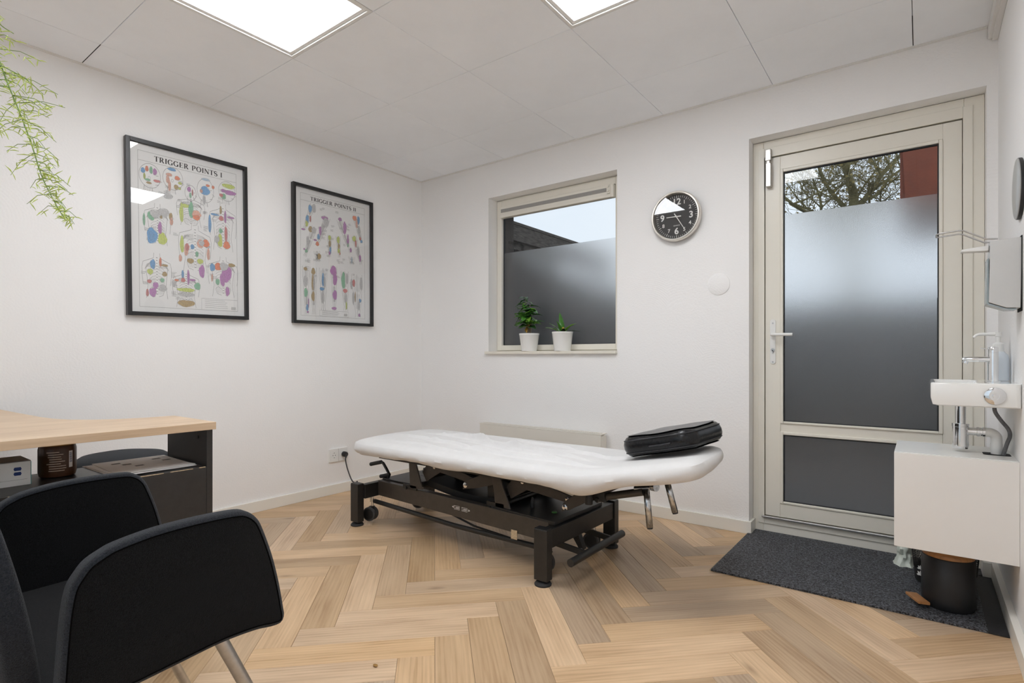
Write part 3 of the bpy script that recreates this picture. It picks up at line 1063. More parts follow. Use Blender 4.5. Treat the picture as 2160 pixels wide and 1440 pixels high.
TK, TN = 0.21, 0.085
GLYPH = {
    'T': (0.80, [([(0.40, 0), (0.40, 1)], TK), ([(0.02, 0.965), (0.78, 0.965)], 0.07), ([(0.05, 1), (0.05, 0.76)], 0.06), ([(0.75, 1), (0.75, 0.76)], 0.06), ([(0.24, 0.025), (0.56, 0.025)], 0.05)]),
    'R': (0.90, [([(0.20, 0), (0.20, 1)], TK), ([(0.04, 0.025), (0.36, 0.025)], 0.05), ([(0.04, 0.975), (0.4, 0.975)], 0.05), (arc(0.36, 0.745, 0.27, 0.235, 90, -90), 'bowl'), ([(0.42, 0.50), (0.76, 0.02)], TK), ([(0.66, 0.025), (0.90, 0.025)], 0.05)]),
    'I': (0.42, [([(0.21, 0), (0.21, 1)], TK), ([(0.05, 0.025), (0.37, 0.025)], 0.05), ([(0.05, 0.975), (0.37, 0.975)], 0.05)]),
    'G': (0.95, [(arc(0.47, 0.5, 0.37, 0.48, 40, 320, 26), 'ring'), ([(0.78, 0.02), (0.78, 0.42)], TK), ([(0.62, 0.42), (0.93, 0.42)], 0.05), ([(0.79, 0.98), (0.77, 0.70)], 0.06)]),
    'E': (0.78, [([(0.20, 0), (0.20, 1)], TK), ([(0.04, 0.03), (0.70, 0.03)], 0.06), ([(0.04, 0.97), (0.68, 0.97)], 0.06), ([(0.2, 0.51), (0.52, 0.51)], 0.06), ([(0.68, 0), (0.71, 0.26)], 0.06), ([(0.66, 1), (0.67, 0.76)], 0.06), ([(0.53, 0.38), (0.53, 0.64)], 0.05)]),
    'P': (0.80, [([(0.20, 0), (0.20, 1)], TK), ([(0.04, 0.025), (0.38, 0.025)], 0.05), ([(0.04, 0.975), (0.4, 0.975)], 0.05), (arc(0.38, 0.72, 0.29, 0.255, 90, -90), 'bowl')]),
    'O': (0.98, [(arc(0.49, 0.5, 0.38, 0.48, 0, 360, 32), 'ring')]),
    'N': (0.95, [([(0.16, 0), (0.16, 1)], TN), ([(0.80, 0), (0.80, 1)], TN), ([(0.16, 0.97), (0.80, 0.05)], TK), ([(0.02, 0.025), (0.30, 0.025)], 0.05), ([(0.66, 0.975), (0.94, 0.975)], 0.05), ([(0.02, 0.975), (0.2, 0.975)], 0.05)]),
    'S': (0.72, [(arc(0.36, 0.73, 0.25, 0.24, 30, 270, 14) + arc(0.36, 0.255, 0.27, 0.24, 90, -150, 14), 'ess'), ([(0.59, 0.98), (0.58, 0.74)], 0.06), ([(0.10, 0.02), (0.11, 0.28)], 0.06)]),
    ' ': (0.42, []),
}


def strip(bm, pts, ws, put, mi=0):
    P = [Vector((a, b)) for a, b in pts]
    n = len(P)
    L_, R_ = [], []
    for i in range(n):
        d = P[min(i + 1, n - 1)] - P[max(i - 1, 0)]
        d = d.normalized() if d.length > 1e-9 else Vector((1, 0))
        nn_ = Vector((-d.y, d.x)) * (ws[i] / 2)
        L_.append(bm.verts.new(put(*(P[i] + nn_))))
        R_.append(bm.verts.new(put(*(P[i] - nn_))))
    for i in range(n - 1):
        bm.faces.new((L_[i], R_[i], R_[i + 1], L_[i + 1])).material_index = mi


def letter_strokes(bm, ch, put):
    for pts, w in GLYPH[ch][1]:
        n = len(pts)
        if w == 'ring':
            ws = []
            for i, p in enumerate(pts):
                a = math.atan2((p[1] - 0.5) / 0.48, (p[0] - 0.48) / 0.37)
                ws.append(TN + (TK - TN) * abs(math.cos(a)) ** 1.2)
        elif w == 'bowl':
            ws = [TN + (TK - TN) * math.sin(PI * i / (n - 1)) for i in range(n)]
        elif w == 'ess':
            ws = [TN + (TK * 1.1 - TN) * max(0, math.sin(PI * i / (n - 1))) ** 1.5 for i in range(n)]
        else:
            ws = [w] * n
        strip(bm, pts, ws, put)


def poster(name, label, yc, zc, wd, ht, rot, title, art, border, legend, rng):
    """framed print hung on the left wall; local s runs along +Y, t down"""
    t = thing(name, label, 'poster', (0.0, yc, zc - ht / 2), 'framed charts on the wall')
    ca, sa = math.cos(rot), math.sin(rot)

    def at(x, a, b):
        return (x, yc + a * ca - b * sa, zc + a * sa + b * ca)
    fw, fd = 0.020, 0.030
    bm = B()
    hw, hh = wd / 2, ht / 2
    for a0, a1, b0, b1 in ((-hw, -hw + fw, -hh, hh), (hw - fw, hw, -hh, hh), (-hw + fw, hw - fw, -hh, -hh + fw), (-hw + fw, hw - fw, hh - fw, hh)):
        prism(bm, [at(0.001, a0, b0), at(0.001, a1, b0), at(0.001, a1, b1), at(0.001, a0, b1)], (fd, 0, 0))
    obj('frame', bm, 'poster_black', t, bevel=0.0012)
    iw, ih = hw - fw - 0.0005, hh - fw - 0.0005
    pr = obj('print', prism(B(), [at(0.010, -iw, -ih), at(0.010, iw, -ih), at(0.010, iw, ih), at(0.010, -iw, ih)], (0.002, 0, 0)), 'poster_paper', t)
    obj('picture_glass', prism(B(), [at(0.0165, -iw, -ih), at(0.0165, iw, -ih), at(0.0165, iw, ih), at(0.0165, -iw, ih)], (0.002, 0, 0)), 'picture_glass', t)
    X0 = 0.01225

    def st(s, q, lay=0):
        return at(X0 + lay * 0.00006, -iw + s * 2 * iw, ih - q * 2 * ih)
    ar = iw / ih
    # border and legend lines
    bm = B()

    def line(p, q, w=0.0016):
        d = Vector((q[0] - p[0], q[1] - p[1]))
        strip(bm, [p, q], [w, w], lambda a, b: st(a, b, 0))

    s0, q0, s1, q1, qd = border
    for p, q in (((s0, q0), (s1, q0)), ((s0, q1), (s1, q1)), ((s0, q0), (s0, q1)), ((s1, q0), (s1, q1)), ((s0, qd), (s1, qd))):
        line(p, q, 0.0018 if p[1] == q[1] else 0.0026)
    a0, b0, a1, b1 = legend
    for p, q in (((a0, b0), (a1, b0)), ((a0, b1), (a1, b1)), ((a0, b0), (a0, b1)), ((a1, b0), (a1, b1))):
        line(p, q, 0.0016)
    for k in range(5):
        yk = b0 + (b1 - b0) * (k + 0.8) / 6.2
        line((a0 + 0.03, yk), (a0 + (a1 - a0) * rng.uniform(0.6, 0.78), yk), 0.0018)
    for k in range(9):
        line((a1 - 0.06 + k * 0.005, b1 - 0.028), (a1 - 0.06 + k * 0.005, b1 - 0.008), 0.0022 if k % 3 else 0.0036)
    obj('ruled_lines', bm, 'ink_grey', pr, recalc=False)
    # title
    tb = title[1:]
    adv = sum(GLYPH[c][0] + 0.07 for c in title[0])
    ts0, ts1, tq0, tq1 = tb
    bm = B()
    x = 0.0
    for c in title[0]:
        letter_strokes(bm, c, lambda a, b: st(ts0 + (ts1 - ts0) * (x + a) / adv, tq1 - (tq1 - tq0) * b, 1))
        x += GLYPH[c][0] + 0.07
    obj('title_lettering', bm, 'ink', pr, recalc=False)
    # figures
    for kind, o_, blobs in art:
        bm = B()
        o_ = [v / 1000 for v in o_]
        GI = len(PRINT_MATS) - 1

        def pl(pts, w=0.0022, lay=1, closed=False):
            if closed:
                pts = pts + [pts[0]]
            strip(bm, pts, [w] * len(pts), lambda a, b: st(a, b, lay), GI)
        if kind == 'head':
            cx, cyy, rx, ry = o_
            pl([(cx + rx * math.cos(a) * (1.0 if math.cos(a) < 0 else 0.92), cyy + ry * math.sin(a)) for a in [2 * PI * k / 28 for k in range(28)]], closed=True)
            pl([(cx + rx * 0.75, cyy + ry * 0.2), (cx + rx * 1.05, cyy + ry * 0.34), (cx + rx * 0.80, cyy + ry * 0.42)])
            pl([(cx - rx * 0.55, cyy + ry * 0.8), (cx - rx * 0.6, cyy + ry * 1.35)])
            pl([(cx + rx * 0.15, cyy + ry * 0.98), (cx + rx * 0.2, cyy + ry * 1.35)])
            pl([(cx + rx * 0.5, cyy - ry * 0.1), (cx + rx * 0.72, cyy - ry * 0.12)])
            pl([(cx + rx * 0.45, cyy + ry * 0.66), (cx + rx * 0.74, cyy + ry * 0.62)])
            for k in range(6):
                pl([(cx - rx * (0.5 - 0.12 * k), cyy + ry * 0.78), (cx - rx * (0.62 - 0.17 * k), cyy + ry * 1.32)], 0.0013)
            pl([(cx - rx * 0.1 + rx * 0.1 * math.cos(a), cyy + ry * 0.18 + ry * 0.13 * math.sin(a)) for a in [2 * PI * k / 10 for k in range(10)]], 0.0016, closed=True)
        elif kind == 'torso':
            cx, cyy, rx, ry = o_
            for s_ in (-1, 1):
                pl([(cx + s_ * rx * a, cyy + ry * b) for a, b in ((0.20, -1.0), (0.22, -0.78), (0.55, -0.68), (0.92, -0.58), (1.0, -0.35), (0.98, 0.05), (0.92, 0.4))])
                pl([(cx + s_ * rx * a, cyy + ry * b) for a, b in ((0.74, -0.30), (0.66, 0.1), (0.60, 0.45), (0.68, 0.8), (0.72, 1.0))])
                for k in range(5):
                    pl([(cx + s_ * rx * 0.06, cyy + ry * (-0.42 + 0.14 * k)), (cx + s_ * rx * 0.34, cyy + ry * (-0.36 + 0.14 * k)), (cx + s_ * rx * 0.5, cyy + ry * (-0.25 + 0.14 * k))], 0.0014)
                for k in range(7):               # shoulder and flank muscle fibres
                    pl([(cx + s_ * rx * 0.10, cyy + ry * (-0.60 + 0.05 * k)), (cx + s_ * rx * (0.45 + 0.03 * k), cyy + ry * (-0.56 + 0.03 * k)), (cx + s_ * rx * (0.70 + 0.02 * k), cyy + ry * (-0.46 + 0.035 * k))], 0.0013)
                for k in range(6):
                    pl([(cx + s_ * rx * (0.14 + 0.07 * k), cyy + ry * 0.10), (cx + s_ * rx * (0.10 + 0.08 * k), cyy + ry * 0.45), (cx + s_ * rx * (0.06 + 0.07 * k), cyy + ry * 0.82)], 0.0012)
                pl([(cx + s_ * rx * a, cyy + ry * b) for a, b in ((0.10, 0.62), (0.34, 0.50), (0.52, 0.62), (0.40, 0.85), (0.12, 0.92))], 0.0018)
            for k in range(14):
                yk = cyy + ry * (-0.8 + 1.6 * k / 13)
                pl([(cx - rx * 0.05, yk), (cx + rx * 0.05, yk + 0.001)], 0.0035)
        else:
            x0, y0, x1, y1, w = o_
            d = Vector((x1 - x0, (y1 - y0) / ar))
            nrm = Vector((-d.y, d.x)).normalized()
            for s_ in (-1, 1):
                pr_ = ((0, 1.0), (0.2, 1.05), (0.42, 0.75), (0.55, 0.85), (0.75, 0.6), (0.9, 0.38), (1, 0.55))
                pl([(x0 + (x1 - x0) * k + nrm.x * w * q * s_, y0 + (y1 - y0) * k + nrm.y * w * q * s_ * ar) for k, q in pr_])
            pl([(x0, y0), (x0 + (x1 - x0) * 0.42, y0 + (y1 - y0) * 0.42), (x1, y1)], 0.0030)
            for f_ in (-0.7, -0.5, -0.3, -0.12, 0.15, 0.35, 0.55, 0.75):
                pl([(x0 + (x1 - x0) * k + nrm.x * w * q * f_, y0 + (y1 - y0) * k + nrm.y * w * q * f_ * ar) for k, q in ((0.03 + 0.05 * abs(f_), 0.9), (0.2, 1.0), (0.40, 0.6))], 0.0013)
                pl([(x0 + (x1 - x0) * k + nrm.x * w * q * f_, y0 + (y1 - y0) * k + nrm.y * w * q * f_ * ar) for k, q in ((0.46, 0.6), (0.58, 0.8), (0.80, 0.4))], 0.0013)
            if kind == 'hand':
                for k in range(5):
                    f = -0.8 + 0.4 * k
                    pl([(x0 + nrm.x * w * f * 0.6, y0 + (y1 - y0) * 0.3), (x0 + (x1 - x0) * 1.0 + w * f, y1 - abs(f) * 0.01)], 0.003)
        lay = 2
        for bdef in blobs.split():
            c = bdef[0]
            s_, q_, rx, ry = [int(v) / 1000 for v in bdef[1:].split(',')]
            n = 16
            ph = rng.uniform(0, 6)
            vs = []
            for k in range(n):
                a = 2 * PI * k / n
                wob = 1 + 0.10 * math.sin(3 * a + ph) + 0.06 * math.sin(5 * a + 2 * ph)
                vs.append(bm.verts.new(st(s_ + rx * wob * math.cos(a), q_ + ry * wob * math.sin(a), lay)))
            bm.faces.new(vs).material_index = PIDX[c]
            lay += 1
            for k in range(4):                       # muscle-fibre hatching
                a0_ = -0.75 + 0.5 * k
                pl([(s_ + rx * a0_, q_ - ry * 0.7), (s_ + rx * (a0_ * 0.6 + 0.1), q_), (s_ + rx * a0_ * 0.5, q_ + ry * 0.8)], 0.0010, lay + 1)
            pl([(s_ + rx * 1.02 * math.cos(2 * PI * k / 12), q_ + ry * 1.02 * math.sin(2 * PI * k / 12)) for k in range(12)], 0.0010, lay + 1, True)
        # tiny call-out captions
        bx = o_[0]
        by = o_[1]
        for k in range(4):
            ss, qq = bx + rng.choice((-1, 1)) * rng.uniform(0.09, 0.13), by + rng.uniform(-0.09, 0.10)
            for r_ in range(3):
                if s0 + 0.01 < ss < s1 - 0.06 and qd + 0.02 < qq < q1 - 0.02:
                    pl([(ss, qq + r_ * 0.006), (ss + rng.uniform(0.025, 0.045), qq + r_ * 0.006)], 0.0016)
        bmesh.ops.recalc_face_normals(bm, faces=bm.faces)
        obj(kind + '_figure', bm, PRINT_MATS, pr, recalc=False, kind='stuff')
    return t


poster('framed_poster', 'black framed anatomical chart titled TRIGGER POINTS I on the left wall', -1.7853, 1.652, 0.636, 0.929, math.radians(0.7),
       ('TRIGGER POINTS I', 0.195, 0.800, 0.054, 0.085), ART1, (0.066, 0.040, 0.933, 0.969, 0.097), (0.588, 0.895, 0.933, 0.969), random.Random(3))
poster('framed_poster', 'black framed anatomical chart titled TRIGGER POINTS II nearest the room corner', -0.8420, 1.653, 0.650, 0.926, math.radians(0.3),
       ('TRIGGER POINTS II', 0.190, 0.804, 0.053, 0.082), ART2, (0.069, 0.040, 0.925, 0.962, 0.092), (0.302, 0.913, 0.687, 0.958), random.Random(4))

# ------------------------------------------------------------------ wall clock
CC = Vector((2.162, 0, 1.789))
clk = thing('wall_clock', 'round wall clock with black face and champagne metal rim', 'clock', (CC.x, 0, CC.z))
bm = B()
lathe(bm, [(0.138, 0.0005), (0.145, 0.006), (0.1465, 0.025), (0.145, 0.040), (0.140, 0.0455), (0.134, 0.046), (0.1315, 0.043), (0.130, 0.034), (0.130, 0.012), (0.0, 0.012)], CC, (0, -1, 0), 72)
obj('rim', bm, 'champagne', clk, smooth=False)
bm = B()
lathe(bm, [(0.1295, 0.0125), (0.1295, 0.015), (0, 0.015)], CC, (0, -1, 0), 64)
face = obj('dial', bm, 'clock_face', clk)


def on_dial(x, z, y=-0.0153):
    return Vector((CC.x + x, y, CC.z + z))


bm = B()
for k in range(60):
    a = 2 * PI * k / 60
    r0, r1, w = (0.108, 0.125, 0.0026) if k % 5 == 0 else (0.113, 0.125, 0.0017)
    d = Vector((math.sin(a), 0, math.cos(a)))
    s_ = Vector((math.cos(a), 0, -math.sin(a)))
    o_ = CC + Vector((0, -0.0155, 0))
    obox(bm, o_ + d * ((r0 + r1) / 2), d * ((r1 - r0) / 2), s_ * (w / 2), (0, 0.0003, 0))
obj('minute_track', bm, 'clock_white', face)
for k in range(1, 13):
    a = 2 * PI * k / 12
    big = k % 3 == 0
    rr = 0.086 if big else 0.092
    sz = 0.052 if big else 0.030
    mt = Matrix.Translation(on_dial(rr * math.sin(a), rr * math.cos(a), -0.0156)) @ Matrix.Rotation(PI / 2, 4, 'X')
    text_mesh('numeral', str(k), sz, 'clock_white', mt, face, 0.0004, offset=0.0012 if big else 0.0005)
mt = Matrix.Translation(on_dial(0.0, -0.052, -0.0156)) @ Matrix.Rotation(PI / 2, 4, 'X')
text_mesh('maker_text', 'QUARTZ', 0.0095, 'clock_white', mt, face, 0.0003)


def hand(name, ang, ln, tail, w, y):
    a = math.radians(ang)
    d = Vector((math.sin(a), 0, math.cos(a)))
    s_ = Vector((math.cos(a), 0, -math.sin(a)))
    bm = B()
    c = CC + Vector((0, y, 0))
    prism(bm, [c - d * tail - s_ * w, c + d * ln - s_ * w * 0.6, c + d * ln + s_ * w * 0.6, c - d * tail + s_ * w], (0, 0.0008, 0))
    obj(name, bm, 'clock_white', clk)


hand('hour_hand', 271, 0.060, 0.028, 0.0032, -0.020)
hand('minute_hand', 148, 0.092, 0.022, 0.0026, -0.023)
bm = B()
lathe(bm, [(0.005, 0.015), (0.005, 0.027), (0, 0.027)], CC, (0, -1, 0), 18)
obj('hub', bm, 'clock_white', clk)
obj('clock_glass', lathe(B(), [(0.0, 0.0385), (0.1295, 0.0385), (0.1295, 0.0400), (0.0, 0.0400)], CC, (0, -1, 0), 64), 'picture_glass', clk)

# blank round cover on the wall
bm = B()
lathe(bm, [(0.0612, 0.0003), (0.0612, 0.003), (0.057, 0.0055), (0.0, 0.0062)], (2.399, 0, 1.375), (0, -1, 0), 48)
tag(obj('wall_cover', bm, 'wall_paint', smooth=True, loc=(2.399, 0, 1.375)), 'flat round white blanking cover on the wall below the clock', 'wall cover')

# ------------------------------------------------------------------ radiator
rad = thing('radiator', 'cream flat panel radiator under the window behind the treatment table', 'radiator', (1.215, -0.05, 0))
RX0, RX1, RZ0, RZ1 = 0.72, 1.71, 0.12, 0.478
obj('front_panel', box(B(), RX0, RX1, -0.102, -0.092, RZ0, RZ1 - 0.003), 'radiator_cream', rad, bevel=0.003)
obj('back_panel', box(B(), RX0 + 0.01, RX1 - 0.01, -0.040, -0.028, RZ0, RZ1 - 0.006), 'radiator_cream', rad, bevel=0.003)
for x in (RX0, RX1 - 0.004):
    obj('side_panel', box(B(), x, x + 0.004, -0.0915, -0.024, RZ0 + 0.01, RZ1 - 0.012), 'radiator_cream', rad, bevel=0.001)
bm = B()
box(bm, RX0 - 0.001, RX1 + 0.001, -0.103, -0.088, RZ1 - 0.003, RZ1 + 0.002)
box(bm, RX0 - 0.001, RX1 + 0.001, -0.036, -0.022, RZ1 - 0.003, RZ1 + 0.002)
for x in (RX0 - 0.001, RX1 - 0.013):
    box(bm, x, x + 0.014, -0.088, -0.036, RZ1 - 0.003, RZ1 + 0.002)
for k in range(60):
    x = RX0 + 0.02 + (RX1 - RX0 - 0.04) * k / 59
    box(bm, x - 0.003, x + 0.003, -0.088, -0.036, RZ1 - 0.003, RZ1)
obj('top_grille', bm, 'radiator_cream', rad)
for x in (RX0 + 0.2, RX1 - 0.2):
    obj('wall_bracket', box(B(), x - 0.02, x + 0.02, -0.028, -0.0005, RZ0 + 0.05, RZ1 - 0.08), 'radiator_cream', rad)
for x in (RX1 - 0.05, RX1 - 0.10):
    obj('supply_pipe', tube(B(), [(x, -0.065, RZ0 + 0.005), (x, -0.065, 0.0)], 0.0075, 12), 'chrome', rad)

# ------------------------------------------------------------------ double socket with plug and lead
so = thing('wall_socket', 'double white wall socket low on the left wall', 'socket', (0, -0.808, 0.222))
sp = obj('cover_plate', prism(B(), [(0.0003, y_, z_) for y_, z_ in rrect(-0.883, -0.731, 0.225, 0.318, 0.005)], (0.010, 0, 0)), 'white_plastic', so, bevel=0.0015)
bm = B()
box(bm, 0.0102, 0.0106, -0.8080, -0.8065, 0.227, 0.316)
obj('seam', bm, 'ink_grey', sp)
for yc_ in (-0.845, -0.768):
    bm = B()
    lathe(bm, [(0.0215, 0.0103), (0.0215, 0.0125), (0.0195, 0.0125), (0.0190, 0.0106), (0.0, 0.0106)], (0, yc_, 0.272), (1, 0, 0), 32)
    s_ = obj('socket_well', bm, 'white_plastic', so)
    bm = B()
    for dy in (-0.0095, 0.0095):
        lathe(bm, [(0.0028, 0.0107), (0.0028, 0.0112), (0, 0.0112)], (0, yc_ + dy, 0.272), (1, 0, 0), 10)
    for dz in (-0.017, 0.017):
        box(bm, 0.0107, 0.0122, yc_ - 0.003, yc_ + 0.003, 0.272 + dz - 0.0015, 0.272 + dz + 0.0015)
    obj('contact', bm, 'slot_dark', s_)
lead = thing('power_lead', 'black plug and power lead running from the socket to the treatment table', 'power cord', (0.05, -0.768, 0.272))
bm = B()
lathe(bm, [(0.0185, 0.0130), (0.0195, 0.020), (0.0185, 0.040), (0.013, 0.048), (0.0, 0.050)], (0, -0.768, 0.272), (1, 0, 0), 28)
tube(bm, [(0.040, -0.768, 0.272), (0.052, -0.775, 0.264), (0.062, -0.786, 0.252)], [0.010, 0.008, 0.005], 12)
obj('plug', bm, 'black_plastic', lead)
bm = B()
tube(bm, smooth_path([(0.060, -0.784, 0.255), (0.10, -0.815, 0.243), (0.20, -0.875, 0.212), (0.36, -0.97, 0.192), (0.52, -1.07, 0.200), (0.64, -1.14, 0.222), (0.69, -1.166, 0.2405)], 8), 0.0042, 8)
obj('cable', bm, 'black_rubber', lead)

# ------------------------------------------------------------------ treatment table
BO = Vector((1.37, -0.92, 0))
bed = thing('treatment_table', 'black steel electric treatment table standing on the oak floor', 'treatment table', BO)
FEET = dict(nl=(0.722, -1.190), nr=(2.030, -1.232), fl=(0.742, -0.640), fr=(2.050, -0.640))
for k, (x, y) in FEET.items():
    lg = obj('leg', box(B(), x - 0.033, x + 0.033, y - 0.022, y + 0.022, 0.022, 0.238), 'black_metal', bed, bevel=0.003)
    bm = B()
    lathe(bm, [(0.036, 0.0), (0.037, 0.006), (0.031, 0.013), (0.014, 0.015), (0.012, 0.022)], (x, y, 0), (0, 0, 1), 28)
    obj('foot', bm, 'black_rubber', lg)
    obj('cap', box(B(), x - 0.031, x + 0.031, y - 0.020, y + 0.020, 0.2382, 0.2405), 'black_plastic', lg)
# end cross beams and long rails
obj('cross_beam', box(B(), 0.724, 0.764, -1.1675, -0.6625, 0.152, 0.232), 'black_metal', bed, bevel=0.003)
xb = obj('cross_beam', prism(B(), [(2.012, -1.2095, 0.152), (2.058, -1.2095, 0.152), (2.076, -0.6625, 0.152), (2.030, -0.6625, 0.152)], (0, 0, 0.080)), 'black_metal', bed, bevel=0.003)
bm = B()
for x, y, w in ((2.040, -0.99, 0.010), (2.041, -0.965, 0.022), (2.043, -0.88, 0.022), (2.044, -0.855, 0.008)):
    box(bm, x - 0.004, x + 0.004, y - w / 2, y + w / 2, 0.2321, 0.2324)
obj('decal', bm, 'label_print', xb, kind='stuff')
for y0, y1, side in ((-1.055, -1.140, -1), (-0.760, -0.720, 1)):
    bm = B()
    prism(bm, [(0.7645, y0 - 0.02, 0.155), (2.011 if side < 0 else 2.028, y1 - 0.02, 0.155), (2.011 if side < 0 else 2.028, y1 + 0.02, 0.155), (0.7645, y0 + 0.02, 0.155)], (0, 0, 0.088))
    rl = obj('side_rail', bm, 'bronze_black', bed, bevel=0.003)
    if side < 0:
        bm = B()
        # printed arrows and caption boxes
        ry = lambda x: -1.075 - (x - 0.7645) * 0.0682 - 0.0014
        XA = 1.398
        prism(bm, [(XA, ry(XA), 0.203), (XA + 0.012, ry(XA + 0.012), 0.197), (XA + 0.012, ry(XA + 0.012), 0.209)], (0, 0.0006, 0))
        prism(bm, [(XA + 0.130, ry(XA + 0.13), 0.203), (XA + 0.118, ry(XA + 0.118), 0.197), (XA + 0.118, ry(XA + 0.118), 0.209)], (0, 0.0006, 0))
        for x0, x1 in ((XA + 0.018, XA + 0.055), (XA + 0.072, XA + 0.110)):
            for q0, q1, a0, a1 in ((x0, x1, 0.193, 0.1945), (x0, x1, 0.2105, 0.212), (x0, x0 + 0.0015, 0.193, 0.212), (x1 - 0.0015, x1, 0.193, 0.212), (x0 + 0.008, x1 - 0.006, 0.198, 0.2005), (x0 + 0.012, x1 - 0.004, 0.203, 0.206)):
                yy_ = ry(q1)
                box(bm, q0, q1, yy_, yy_ + 0.0006, a0, a1)
        obj('arrow_marking', bm, 'clock_white', rl, kind='stuff')
        bm = B()
        for x in (1.80,):
            box(bm, x, x + 0.034, -1.1525, -1.150, 0.128, 0.170)
        obj('guide_clip', bm, 'chipboard', rl)
# deck plates at both ends of the base
obj('deck_plate', box(B(), 0.768, 1.03, -1.045, -0.765, 0.2435, 0.2505), 'black_metal', bed, bevel=0.002)
obj('slot_strip', box(B(), 0.86, 0.98, -0.86, -0.825, 0.2507, 0.2515), 'ink_grey', bed)
dk = obj('deck_plate', prism(B(), [(1.66, -1.125, 0.2330), (2.042, -1.160, 0.2330), (2.056, -0.745, 0.2330), (1.66, -0.745, 0.2330)], (0, 0, 0.0175)), 'black_metal', bed, bevel=0.002)
bm = B()
lathe(bm, [(0.010, 0), (0.009, 0.03), (0.004, 0.05), (0.0, 0.052)], (1.835, -1.03, 0.2507), (0, 0, 1), 16)
obj('limit_knob', bm, 'black_plastic', dk)
bm = B()
lathe(bm, [(0.013, 0), (0.011, 0.004), (0.0, 0.005)], (1.965, -1.04, 0.2507), (0, 0, 1), 20)
obj('level_bubble', bm, 'green_led', dk)
# lifting linkage: cranked flat arms on the near and far side
POLY = dict(
    post=[[(1.101, 0.415), (1.149, 0.415), (1.207, 0.262), (1.112, 0.256)], [(1.685, 0.395), (1.733, 0.400), (1.798, 0.250), (1.708, 0.246)]],
    lift_arm=[[(1.218, 0.400), (1.412, 0.395), (1.559, 0.360), (1.505, 0.335), (1.401, 0.350), (1.308, 0.361), (1.207, 0.300), (1.175, 0.350)],
              [(1.793, 0.402), (1.935, 0.395), (2.122, 0.356), (2.092, 0.326), (1.939, 0.344), (1.871, 0.351), (1.776, 0.296), (1.751, 0.350)]],
    crank_arm=[[(1.486, 0.303), (1.495, 0.345), (1.615, 0.395), (1.735, 0.400), (1.705, 0.358), (1.579, 0.322)],
               [(2.068, 0.288), (2.078, 0.330), (2.158, 0.392), (2.222, 0.400), (2.217, 0.363), (2.113, 0.305)]])
PL = dict(post=(-1.122, -1.112), lift_arm=(-1.092, -1.082), crank_arm=(-1.110, -1.098))
SHX, SHZ = -0.024, -0.005
for nm, polys in POLY.items():
    ya, yb_ = PL[nm]
    for far in (0, 1):
        y0, y1 = (ya, yb_) if not far else (-1.84 - yb_, -1.84 - ya)
        for p in [[(x + SHX, z + SHZ) for x, z in q] for q in polys]:
            o = obj(nm, prism(B(), [(x, y0, z) for x, z in p], (0, y1 - y0, 0)), 'bronze_black', bed, bevel=0.0025)
            if nm == 'lift_arm':
                px, pz = p[2]
                for bx_, bz_ in ((px - 0.03, pz - 0.012), (p[0][0] + 0.055, p[0][1] - 0.014)):
                    obj('pivot_bolt', lathe(B(), [(0.011, 0), (0.010, 0.006), (0, 0.007)], (bx_, (y0 if not far else y1), bz_), (0, -1 if not far else 1, 0), 16), 'chrome', o)
            if nm == 'crank_arm':
                bm = B()
                px, pz = p[0]
                lathe(bm, [(0.014, 0), (0.013, 0.006), (0.007, 0.008), (0, 0.008)], (px + 0.022, (y0 if not far else y1), pz + 0.024), (0, -1 if not far else 1, 0), 20)
                obj('pivot_bolt', bm, 'chrome', o)
            if nm == 'post':
                bm = B()
                q = p[3]
                lathe(bm, [(0.009, 0), (0.008, 0.005), (0, 0.006)], (q[0] - 0.03, (-1.1235 if not far else -0.7165), q[1] - 0.002), (0, -1 if not far else 1, 0), 14)
                box(bm, q[0] - 0.055, q[0] + 0.05, (-1.122 if not far else -0.728), (-1.112 if not far else -0.718), 0.2435, 0.268)
                obj('pivot_bracket', bm, 'black_metal', o)
for x, z in ((1.225, 0.33), (1.505, 0.328), (1.80, 0.33), (2.09, 0.313), (1.165, 0.275), (1.745, 0.270)):
    obj('torsion_shaft', cyl(B(), (x + SHX, -1.08, z + SHZ), (x + SHX, -0.76, z + SHZ), 0.014, 14), 'black_metal', bed)
# curved belly cover between the rails, and drive column
bm = B()
pr_ = [(1.15, 0.300), (1.25, 0.284), (1.38, 0.268), (1.52, 0.262), (1.66, 0.272)]
pth = smooth_path([(x, 0, z) for x, z in pr_], 6)
for i in range(len(pth) - 1):
    a, b = pth[i], pth[i + 1]
    prism(bm, [(a.x, -1.06, a.z), (b.x, -1.06, b.z), (b.x, -1.06, b.z - 0.035), (a.x, -1.06, a.z - 0.035)], (0, 0.30, 0))
bmesh.ops.remove_doubles(bm, verts=bm.verts, dist=0.0001)
obj('belly_cover', bm, 'black_plastic', bed)
mo = obj('motor_housing', box(B(), 1.575, 1.65, -1.055, -0.965, 0.262, 0.395), 'black_metal', bed, bevel=0.008)
obj('type_plate', box(B(), 1.620, 1.635, -1.0562, -1.0553, 0.315, 0.372), 'label_print', mo)
bm = B()
tube(bm, [(1.25, -0.92, 0.31), (1.62, -0.92, 0.325)], 0.028, 16)
tube(bm, [(1.62, -0.92, 0.325), (1.80, -0.92, 0.340)], 0.014, 16)
obj('actuator', bm, 'black_plastic', bed)
# upper frame carrying the cushion
bm = B()
for y in (-1.165, -0.705):
    box(bm, 0.90, 2.24, y - 0.015, y + 0.015, 0.402, 0.432)
for x in (0.92, 1.45, 1.95, 2.22):
    box(bm, x - 0.015, x + 0.015, -1.15, -0.72, 0.402, 0.432)
obj('top_frame', bm, 'black_metal', bed, bevel=0.002)
TILT = math.radians(11)


